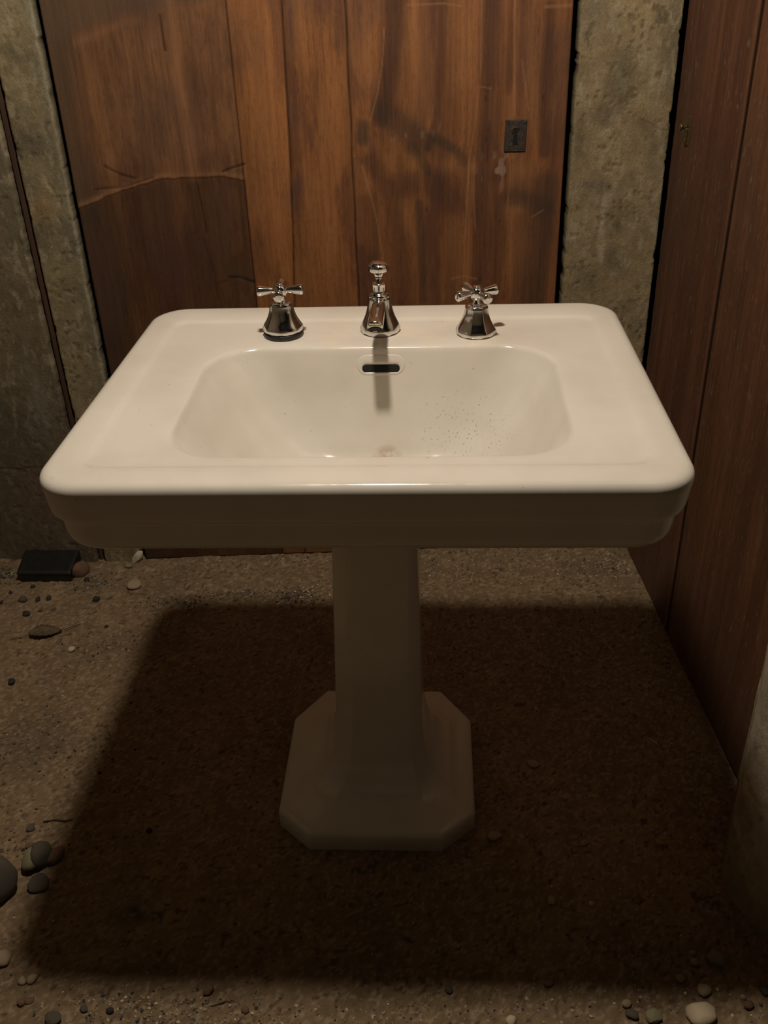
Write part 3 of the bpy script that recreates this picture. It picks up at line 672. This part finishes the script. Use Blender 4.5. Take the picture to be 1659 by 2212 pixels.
def tap(name, x, y, arm_rot, a0, gasket, lab):
    z0 = 0.0075 if gasket else 0.0
    bm = bmesh.new(); bell(bm, a0, 1.0, 1.0, z0)
    loops(bm, [ngon(r, z0 + z, 16) for r, z in ((0.0085, 0.041), (0.0085, 0.0455), (0.0062, 0.047), (0.0062, 0.051), (0.0052, 0.053))])
    o = bm_obj(name, bm, M_CHROME, sink, smooth=True); o.location = (x, y, DECK); tag(o, lab)
    hz = z0 + 0.0590
    bm = bmesh.new()
    loops(bm, [crisp(8, r, hz + z, arm_rot, 0.15) for r, z in ((0.0048, -0.0110), (0.0075, -0.0075), (0.0096, -0.0040), (0.0100, 0.0010), (0.0092, 0.0045), (0.0070, 0.0070), (0.0062, 0.0078))])
    loops(bm, [ngon(r, hz + z, 14) for r, z in ((0.0066, 0.006), (0.0064, 0.0092), (0.0050, 0.0105))])
    for k in range(4):
        a = arm_rot + k * math.pi / 2; d = Vector((math.cos(a), math.sin(a), 0)); s_ = Vector((-math.sin(a), math.cos(a), 0)); u = Vector((0, 0, 1)); rr = []
        for l, r in ((0.006, 0.0040), (0.0110, 0.0042), (0.0165, 0.0052), (0.0225, 0.0064), (0.0285, 0.0076), (0.0305, 0.0077), (0.0322, 0.0066), (0.0328, 0.0040)):
            ring = []
            for i in range(8):
                for e in (-0.33, 0.33):
                    t = (i + 0.5 + e) * math.pi / 4
                    ring.append(d * l + s_ * (r * math.cos(t)) + u * (r * math.sin(t) + hz))
            rr.append(ring)
        loops(bm, rr)
    h = bm_obj('cross_handle', bm, M_CHROME, o, smooth=True)
    if gasket:
        bm = bmesh.new(); loops(bm, [ngon(r, z, 32) for r, z in ((0.0270, 0.0), (0.0288, 0.0006), (0.0290, 0.0060), (0.0280, 0.0074), (0.026, 0.0078))])
        tag(bm_obj('gasket', bm, M_RUBBER_MOUTH, o, smooth=True), 'black rubber gasket ring')
    return o
tap('tap', -0.1385, 0.1660, math.radians(4), math.radians(-90 + 3), True, 'left tap on a black gasket ring')
tap('tap', 0.1395, 0.1635, math.radians(28), math.radians(-90 + 22.5 + 6), False, 'right tap with its handle turned askew')
# spout with lift knob
SX, SY = 0.0015, 0.1760
bm = bmesh.new(); bell(bm, math.radians(-90 + 22.5 + 22.5), 0.98, 1.28, 0.0)
loops(bm, [ngon(r, z, 24) for r, z in ((0.0150, 0.050), (0.0148, 0.0545), (0.0128, 0.0570), (0.0100, 0.0580), (0.0096, 0.0590), (0.0094, 0.0690), (0.0100, 0.0700), (0.0100, 0.0712), (0.0085, 0.0720), (0.0045, 0.0722))])
rr = []
for t, y, z, hw, ht in ((0, 0.000, 0.0420, 0.0085, 0.0080), (1, -0.014, 0.0440, 0.0092, 0.0086), (2, -0.030, 0.0452, 0.0098, 0.0088), (3, -0.050, 0.0465, 0.0102, 0.0088), (4, -0.072, 0.0480, 0.0105, 0.0088), (5, -0.094, 0.0492, 0.0106, 0.0088), (6, -0.1145, 0.0498, 0.0106, 0.0086), (7, -0.1175, 0.0497, 0.0100, 0.0080), (8, -0.1183, 0.0496, 0.0082, 0.0062)):
    tl = math.radians(-6 + 14 * (t / 8)); nz = Vector((0, -math.sin(tl), math.cos(tl)))
    ring = []
    for i in range(8):
        for e in (-0.36, 0.36):
            a = (i + 0.5 + e) * math.pi / 4
            ring.append(Vector((hw * math.copysign(abs(math.cos(a)) ** 0.75, math.cos(a)), y, z)) + nz * (ht * math.copysign(abs(math.sin(a)) ** 0.75, math.sin(a))))
    rr.append(ring)
loops(bm, rr)
spout = bm_obj('spout', bm, M_CHROME, sink, smooth=True); spout.location = (SX, SY, DECK)
M_SCALE = simple('limescaled_brass', (0.42, 0.40, 0.24), 0.6, 0.2, 0.5, 300, 0.4)
fn = Vector((0, -math.cos(math.radians(14)), -math.sin(math.radians(14)))); fu = Vector((0, -fn.z * -1, -fn.y)).normalized()
fu = Vector((0, fn.z, -fn.y)).normalized()
tc_ = Vector((0, -0.1178, 0.0494))
bm = bmesh.new(); loops(bm, [[tc_ + fn * h + fu * (0.0042 + k2 * b_) + Vector((a_ * k1, 0, 0)) for a_, b_ in ((-0.0082, -0.0016), (0.0082, -0.0016), (0.0078, 0.0016), (-0.0078, 0.0016))] for h, k1, k2 in ((-0.002, 1, 1), (0.0012, 1, 1), (0.0016, 0.9, 0.7))])
tag(bm_obj('spout_scale_strip', bm, M_SCALE, spout), 'greenish white limescale strip at the spout tip')
bm = bmesh.new(); loops(bm, [[tc_ + fn * h - fu * 0.0028 + Vector((r * math.cos(i * math.pi / 12), 0, 0)) + fu * (r * 0.40 * math.sin(i * math.pi / 12)) for i in range(24)] for r, h in ((0.0098, -0.004), (0.0098, 0.0014), (0.0088, 0.0020), (0.0078, 0.0010))])  # dark disc stands in for the shade in the spout mouth
tag(bm_obj('spout_outlet', bm, M_RUBBER_MOUTH, spout, smooth=True), 'dark oval outlet at the spout tip')
bm = bmesh.new()
loops(bm, [ngon(r, z, 16) for r, z in ((0.0042, 0.0715), (0.0042, 0.0775), (0.0050, 0.0785), (0.0052, 0.0800))])
loops(bm, [crisp(8, r, z, 0.1, 0.05) for r, z in ((0.0050, 0.0795), (0.0062, 0.0825), (0.0076, 0.0865), (0.0128, 0.0890), (0.0138, 0.0897), (0.0138, 0.0965), (0.0130, 0.0976), (0.0105, 0.1005), (0.0070, 0.1020), (0.003, 0.1025))])
tag(bm_obj('lift_knob', bm, M_CHROME, spout, smooth=True), 'faceted lift knob on a thin rod')

# ================================================================== THINGS ON THE FLOOR
rnd = random.Random(4)
def stone_mesh(name, seed, sub=2, amp=0.22, sq=(1, 1, 1), facet=False):
    bm = bmesh.new(); bmesh.ops.create_icosphere(bm, subdivisions=sub, radius=1.0)
    r = random.Random(seed); offs = [(Vector((r.uniform(-1, 1), r.uniform(-1, 1), r.uniform(-1, 1))).normalized(), r.uniform(0.55, 0.85)) for _ in range(9 if facet else 5)]
    ph = [r.uniform(0, 6) for _ in range(6)]
    for v in bm.verts:
        d = v.co.normalized(); k = 1 + amp * 0.4 * (math.sin(d.x * 3 + ph[0]) + math.sin(d.y * 3.3 + ph[1]) + math.sin(d.z * 2.7 + ph[2])) + amp * 0.12 * (math.sin(d.x * 8 + ph[3]) + math.sin(d.y * 9 + ph[4]))
        p = d * k
        for n_, h_ in offs:
            e = p.dot(n_) - h_
            if e > 0: p = p - n_ * e * (0.9 if facet else 0.6)
        v.co = Vector((p.x * sq[0], p.y * sq[1], p.z * sq[2]))
    me = bpy.data.meshes.new(name); bmesh.ops.recalc_face_normals(bm, faces=bm.faces[:]); bm.to_mesh(me); bm.free()
    if not facet: me.shade_smooth()
    return me
M_ST = dict(dark=simple('dark_stone', (0.045, 0.042, 0.042), 0.8, 0, 0.4, 150, 0.5), grey=simple('grey_stone', (0.12, 0.102, 0.078), 0.85, 0, 0.35, 120, 0.5), tan=simple('tan_stone', (0.40, 0.31, 0.20), 0.85, 0, 0.25, 120, 0.4),
            pale=simple('pale_stone', (0.60, 0.50, 0.34), 0.8, 0, 0.2, 120, 0.3), olive=simple('olive_stone', (0.26, 0.235, 0.14), 0.85, 0, 0.3, 120, 0.4), brown=simple('brown_stone', (0.20, 0.12, 0.075), 0.85, 0, 0.35, 120, 0.5))
STONES = []
def stone(px, py, w, h, mat, label, group=None, name='pebble', seed=None, facet=False, sub=2, flat=0.62, sink_=0.30, rz=None):
    """px, py: centre where it rests; w: width in metres; h: height"""
    sd = seed if seed is not None else int(px * 7 + py)
    me = stone_mesh(name, sd, sub, 0.22, (1, 0.85, flat), facet); me.materials.append(M_ST[mat])
    o = bpy.data.objects.new(name, me); COL.objects.link(o); p = at_z(px, py, 0.002)
    s = w / 2 * 1.12; o.scale = (s, s, s * h); o.location = (p.x, p.y, floor_at(p.x, p.y) + s * h * flat * (1 - sink_)); o.rotation_euler = (0, 0, rz if rz is not None else rnd.uniform(0, 6))
    STONES.append((p.x, p.y, s * 1.05)); return tag(o, label, 'stone', group)
G1 = 'dark stones in front of the black box'
L1 = 'small dark stone on the sand in the scatter in front of the black box'
for px, py, w in ((83, 1300, .020), (50, 1302, .024), (58, 1331, .022), (88, 1323, .012), (117, 1320, .012), (72, 1272, .016), (24, 1285, .012), (187, 1255, .018), (5, 1305, .012), (107, 1298, .016)):
    stone(px, py, w * 0.8, 1.0, 'dark' if px not in (50, 88, 117) else 'grey', L1, G1, facet=(px in (58, 83)))
stone(209, 1300, 0.018, 1.3, 'dark', 'dark angular stone standing alone right of the scatter by the black box', seed=3, facet=True)
stone(176, 1243, 0.040, 1.6, 'brown', 'brown rounded stone leaning against the right end of the black box', name='stone', sub=3, rz=1.1)
stone(27, 1476, 0.016, 1.1, 'dark', 'lone dark pebble on the sand at the left edge, beside the sink shadow')
stone(230, 1356, 0.009, 1.0, 'dark', 'tiny dark pebble on the sand right of the dry leaf')
stone(156, 1406, 0.016, 1.0, 'pale', 'pale cream pebble on the sand just below the dry leaf')
stone(292, 1268, 0.036, 0.7, 'tan', 'flat tan stone half buried in the sand below the white chip', seed=8)
stone(279, 1228, 0.020, 0.8, 'olive', 'olive yellow pebble below the white chip at the foot of the door')
stone(5, 1925, 0.070, 1.5, 'grey', 'large grey stone cut by the left edge of the picture', name='stone', sub=3, sink_=0.2, flat=0.7)
stone(75, 1872, 0.035, 1.2, 'olive', 'upright olive stone at the lower left, first of the row by the shadow edge', name='stone', sub=3, flat=.8)
stone(96, 1862, 0.040, 1.2, 'grey', 'grey stone leaning on the olive one at the lower left', name='stone', sub=3, flat=.8)
stone(124, 1856, 0.032, 1.0, 'brown', 'brown stone at the right end of the lower left row', name='stone', sub=3)
stone(84, 1915, 0.034, 0.7, 'grey', 'flat grey stone lying below the lower left row', name='stone', sub=3)
stone(66, 1831, 0.014, 0.8, 'brown', 'small brown pebble above the lower left row of stones')
stone(68, 1793, 0.018, 0.8, 'grey', 'small grey pebble on the left, well above the lower left row of stones')
stone(8, 2077, 0.028, 0.9, 'tan', 'tan pebble at the left edge near the bottom corner')
stone(50, 2126, 0.014, 0.9, 'tan', 'left one of the touching pair of tan pebbles at the bottom left'); stone(72, 2122, 0.017, 0.9, 'tan', 'right one of the touching pair of tan pebbles at the bottom left')
stone(65, 2166, 0.012, 0.9, 'brown', 'small round brown pebble near the bottom left corner'); stone(49, 2171, 0.014, 0.9, 'brown', 'tan brown pebble touching the round one at the bottom left corner')
stone(118, 2207, 0.026, 0.8, 'grey', 'flat grey chip at the bottom edge on the left', facet=True)
stone(183, 2184, 0.012, 0.9, 'grey', 'small grey pebble near the bottom edge, right of the flat chip')
stone(239, 2187, 0.012, 1.0, 'dark', 'dark blue pebble in the gravel patch near the bottom left')
stone(452, 2145, 0.016, 1.2, 'brown', 'dark brown clod at the shadow edge, bottom centre left', facet=True)
stone(530, 2186, 0.012, 0.9, 'brown', 'small brown pebble at the bottom, right of the dark brown clod')
# right front
stone(1542, 2078, 0.026, 1.3, 'olive', 'upright pale olive stone in the shadow at the lower right', name='stone', facet=True, flat=.8, sub=3)
stone(1515, 2197, 0.038, 1.0, 'pale', 'large cream pebble at the bottom edge on the right', name='stone', sub=3)
stone(1411, 2200, 0.024, 1.0, 'olive', 'two tone angular stone at the bottom edge left of the cream pebble', facet=True)
stone(1364, 2197, 0.018, 0.9, 'grey', 'round grey pebble at the bottom edge left of the angular stone')
stone(1353, 2174, 0.014, 0.9, 'tan', 'small tan pebble above the round grey one at the bottom right')
stone(1519, 2142, 0.020, 1.0, 'tan', 'tan pebble just above the large cream one at the lower right')
stone(1470, 2116, 0.014, 1.2, 'tan', 'small upright tan pebble at the shadow edge on the lower right')
stone(1497, 2061, 0.010, 1.0, 'tan', 'tiny tan pebble in the shadow, upper one of two left of the olive stone'); stone(1500, 2081, 0.012, 1.0, 'tan', 'tiny tan pebble in the shadow, lower one of two left of the olive stone')
stone(1617, 2176, 0.014, 1.0, 'brown', 'brown pebble near the right edge at the bottom'); stone(1604, 2158, 0.010, 1.0, 'tan', 'tiny tan pebble above the brown one near the right edge'); stone(1650, 2143, 0.016, 0.9, 'grey', 'grey pebble cut by the right edge near the bottom')
stone(1104, 2211, 0.016, 0.9, 'pale', 'pale pebble cut by the bottom edge, centre right')
stone(970, 2143, 0.013, 1.0, 'grey', 'grey pebble at the shadow edge below the sink foot')
stone(1183, 2130, 0.014, 0.8, 'brown', 'brown pebble at the shadow edge right of centre')
stone(1069, 1812, 0.020, 0.8, 'tan', 'tan pebble in the shadow right of the sink foot'); stone(1261, 1826, 0.013, 0.8, 'tan', 'small tan pebble in the shadow, halfway between sink foot and post')
stone(1190, 1950, 0.014, 0.7, 'tan', 'tan pebble in the deep shadow below and right of the sink foot'); stone(1277, 1957, 0.010, 0.8, 'pale', 'tiny pale pebble in the deep shadow at the lower right')
stone(1152, 1655, 0.022, 0.5, 'tan', 'flat tan stone in the shadow right of the pedestal foot'); stone(899, 1876, 0.014, 0.6, 'brown', 'brown pebble in the shadow just below the sink foot')
stone(215, 1672, 0.008, 0.8, 'dark', 'tiny black pebble at the left edge of the sink shadow')
stone(322, 1795, 0.012, 0.8, 'dark', 'small black pebble inside the sink shadow on the left')

# a pale splinter in the shadow
bm = bmesh.new(); loops(bm, [[(x, y, z) for x, y, z in ((l, -w, 0), (l, w, 0), (l, w * .6, h), (l, -w * .6, h))] for l, w, h in ((-0.014, .001, .001), (-0.008, .0025, .003), (0.004, .003, .0035), (0.013, .0012, .001))])
o = bm_obj('wood_splinter', bm, M_ST['tan']); p = at_z(1408, 1605); o.location = (p.x, p.y, floor_at(p.x, p.y) + 0.0005); o.rotation_euler = (0, 0, -0.9)
tag(o, 'pale splinter lying in the shadow right of the sink', 'splinter')

# dry leaf with stem
leaf = empty('dry_leaf', at_z(100, 1374)); leaf.location.z = floor_at(leaf.location.x, leaf.location.y) + 0.006; leaf.rotation_euler = (0, 0, math.radians(10))
tag(leaf, 'dry brown curled leaf with its stem on the sand at the left', 'leaf')
M_LEAF = simple('dry_leaf_skin', (0.115, 0.085, 0.045), 0.7, 0, 0.4, 160, 0.5)
bm = bmesh.new(); N, K = 16, 6; g = []
for top in (1, 0):
    rows = []
    for i in range(N + 1):
        t = i / N; x = -0.034 + 0.068 * t; hw = 0.019 * math.sin(math.pi * min(1, t ** 0.85)) ** 0.8 * (1 + 0.08 * math.sin(i * 2.3)) + 0.0003
        rows.append([bm.verts.new((x, hw * (j / K * 2 - 1), 0.006 * (j / K * 2 - 1) ** 2 + 0.003 * math.sin(t * 5) - (0 if top else 0.0009))) for j in range(K + 1)])
    g.append(rows)
for r_, flip in ((g[0], False), (g[1], True)):
    for i in range(N):
        for j in range(K):
            q = (r_[i][j], r_[i + 1][j], r_[i + 1][j + 1], r_[i][j + 1]); bm.faces.new(q[::-1] if flip else q)
for i in range(N):
    for j in (0, K):
        q = (g[0][i][j], g[0][i + 1][j], g[1][i + 1][j], g[1][i][j]); bm.faces.new(q)
for i in (0, N):
    for j in range(K): bm.faces.new((g[0][i][j], g[0][i][j + 1], g[1][i][j + 1], g[1][i][j]))
bm_obj('leaf_blade', bm, M_LEAF, leaf, smooth=True)
def tube(bm, pts, rads, n=6):
    rr = []
    for i, p in enumerate(pts):
        p = Vector(p); d = (Vector(pts[min(i + 1, len(pts) - 1)]) - Vector(pts[max(i - 1, 0)])).normalized(); a = d.cross(Vector((0, 0, 1))).normalized(); b = a.cross(d)
        rr.append([p + (a * math.cos(2 * math.pi * k / n) + b * math.sin(2 * math.pi * k / n)) * rads[i] for k in range(n)])
    loops(bm, rr)
bm = bmesh.new(); tube(bm, [(0.032, 0, 0.001), (0.046, 0.003, 0.001), (0.058, 0.010, 0.0), (0.075, 0.016, -0.001)], [.0012, .0010, .0009, .0006])
bm_obj('stem', bm, simple('dry_stem', (0.10, 0.06, 0.035), 0.8), leaf, smooth=True)
bm = bmesh.new(); tube(bm, [(-0.033, 0, 0.001), (-0.048, -0.004, 0.0), (-0.075, -0.003, -0.002)], [.0012, .001, .0005])
bm_obj('leaf_tip', bm, bpy.data.materials['dry_stem'], leaf, smooth=True)
# twig on the left by the shadow
bm = bmesh.new(); tube(bm, [(-0.03, 0, 0), (-0.01, 0.002, .001), (0.008, -0.001, 0.001), (0.02, 0.003, 0)], [.0012, .0016, .0014, .0008])
o = bm_obj('twig', bm, simple('twig_bark', (0.07, 0.045, 0.03), 0.85, 0, .3), smooth=True); p = at_z(133, 1779); o.location = (p.x, p.y, floor_at(p.x, p.y) + 0.001); tag(o, 'short dark twig at the left edge of the sink shadow', 'twig')
bm = bmesh.new(); tube(bm, [(-0.022, -0.004, 0), (-0.008, -0.001, .001), (0.006, 0.004, 0.001), (0.024, 0.002, 0), (0.03, -0.006, 0)], [.0010, .0015, .0014, .0010, .0008])
o = bm_obj('twig', bm, bpy.data.materials['twig_bark'], smooth=True); p = at_z(478, 2174); o.location = (p.x, p.y, floor_at(p.x, p.y) + 0.001); tag(o, 'dark crooked twig near the bottom edge, left of centre', 'twig')

# crumpled white chip at the foot of the left jamb
me = stone_mesh('plaster_chip', 77, 3, 0.35, (0.7, 0.5, 1.2), True); me.materials.append(simple('white_plaster', (0.62, 0.57, 0.46), 0.8, 0, .25, 90, .4))
o = bpy.data.objects.new('plaster_chip', me); COL.objects.link(o); p = at_z(299, 1216); o.location = (p.x, p.y - 0.006, 0.020); o.scale = (0.016, 0.014, 0.0155); o.rotation_euler = (0, 0.6, 0.2)
tag(o, 'crumpled white chip at the foot of the boards, left of the sink pedestal', 'plaster chip')

# black box at the left, on the gravel
bait = empty('black_box', (-0.798, 1.902, 0.004), math.radians(-4)); bait.scale = (1.02, 1.0, 1.12)
tag(bait, 'low black plastic box with sloping lid on the ground against the left wall', 'box')
bm = bmesh.new()
R0_ = []
for hx_, y0, y1, z in ((0.060, -0.030, 0.036, 0.0), (0.060, -0.032, 0.036, 0.010), (0.0605, -0.0325, 0.036, 0.018)):
    R0_.append([(-hx_, y0, z), (hx_, y0, z), (hx_ + 0.004, y1, z), (-hx_ - 0.002, y1, z)])
loops(bm, R0_); bevel(bm_obj('box_body', bm, M_BOX, bait), 0.002)
bm = bmesh.new()
loops(bm, [[(-0.063, -0.034, 0.0185), (0.063, -0.034, 0.0185), (0.066, 0.037, 0.0185), (-0.064, 0.037, 0.0185)], [(-0.063, -0.034, 0.024), (0.063, -0.034, 0.024), (0.066, 0.037, 0.040), (-0.064, 0.037, 0.040)],
           [(-0.058, -0.029, 0.0275), (0.058, -0.029, 0.0275), (0.060, 0.033, 0.0425), (-0.058, 0.033, 0.0425)]])
bevel(bm_obj('lid', bm, M_BOX, bait), 0.0015)
bm = bmesh.new(); loops(bm, [[(0.003 + r * math.cos(i * math.pi / 6), 0.003 + r * math.sin(i * math.pi / 6), z + 0.24 * r * math.sin(i * math.pi / 6)) for i in range(12)] for r, z in ((0.0045, 0.0335), (0.0045, 0.0358), (0.003, 0.0362))])
bm_obj('lock_hole', bm, M_DARK, bait)

# ------------------------------------------------------------------ loose grit: nobody could count it
gm = bmesh.new(); base_ = [stone_mesh('g', 900 + k, 1, 0.3, (1, .85, .6), True) for k in range(5)]
gv, gf, gmi = [], [], []
gmats = ['dark', 'brown', 'tan', 'pale', 'grey', 'olive']
proto = [(np.array([v.co[:] for v in m.vertices]), [list(p.vertices) for p in m.polygons]) for m in base_]
r = random.Random(12)
pts = []
for _ in range(3600): pts.append((r.uniform(-1.0, 0.57), r.uniform(0.78, 1.93), 0.0009, 0.0026, None))
def patch(px, py, sx, sy, n, a=0.001, b=0.004, pal=None):
    p = at_z(px, py)
    for _ in range(n): pts.append((r.gauss(p.x, sx), r.gauss(p.y, sy), a, b, pal))
patch(380, 1305, .06, .012, 260, pal=(0, 0, 1, 2, 4)); patch(530, 1288, .05, .012, 260, pal=(0, 1, 2, 4)); patch(650, 1290, .04, .018, 220, pal=(0, 0, 1, 3)); patch(240, 1410, .07, .04, 260, pal=(1, 1, 0, 2)); patch(110, 1610, .09, .06, 260, pal=(1, 0, 4))
patch(280, 2190, .05, .02, 320, .001, .0035, (0, 2, 4, 3, 5)); patch(450, 2195, .08, .015, 180); patch(60, 1250, .06, .012, 120, .002, .006, (0, 4, 5)); patch(20, 1245, .03, .015, 110, .003, .008, (5, 4, 0)); patch(200, 1265, .035, .02, 150, .001, .005, (0, 4, 5, 2))
patch(1000, 1230, .12, .03, 260, .0010, .0032, (2, 1, 3, 0)); patch(1270, 1230, .06, .03, 240, .001, .0035, (2, 3, 1, 0)); patch(1330, 1220, .03, .02, 80, .0015, .005, (2, 3, 4)); patch(620, 1220, .15, .01, 160); patch(30, 1850, .05, .06, 120, .001, .005, (1, 4, 0, 2)); patch(1500, 2170, .12, .02, 220, .001, .004, (2, 4, 1, 3)); patch(900, 2190, .2, .012, 260, .001, .003)
PX = np.array([p[0] for p in pts]); PY = np.array([p[1] for p in pts]); PZ = floor_h(PX, PY)
for i, (x, y, a, b, pal) in enumerate(pts):
    if y > 1.930 or x > 0.57 or (abs(x + 0.0235) < 0.175 and abs(y - 1.241) < 0.185) or (x < -0.745 and x > -0.885 and y > 1.868): continue
    if x > 0.50 and y < 1.19: continue
    if any((x - a1) ** 2 + (y - b1) ** 2 < (r1 + 0.003) ** 2 for a1, b1, r1 in STONES): continue
    pv, pf = proto[i % 5]; s = a + (b - a) * r.random() ** 2.2; th = r.uniform(0, 6.28); ct, st_ = math.cos(th) * s, math.sin(th) * s
    k0 = len(gv)
    for q in pv: gv.append((x + q[0] * ct - q[1] * st_, y + q[0] * st_ + q[1] * ct, PZ[i] + q[2] * s + s * 0.25))
    mi = r.choice(pal if pal else (0, 1, 1, 2, 2, 3, 4, 5))
    for f_ in pf: gf.append([k0 + j for j in f_]); gmi.append(mi)
gm.free()
me = bpy.data.meshes.new('gravel'); me.from_pydata(gv, [], gf); me.update()
for k in gmats: me.materials.append(M_ST[k])
me.polygons.foreach_set('material_index', gmi)
gr_o = bpy.data.objects.new('gravel', me); COL.objects.link(gr_o)
tag(gr_o, 'fine loose grit and crumbs scattered over the sandy floor', 'gravel', kind='stuff')
for m in base_: bpy.data.meshes.remove(m)
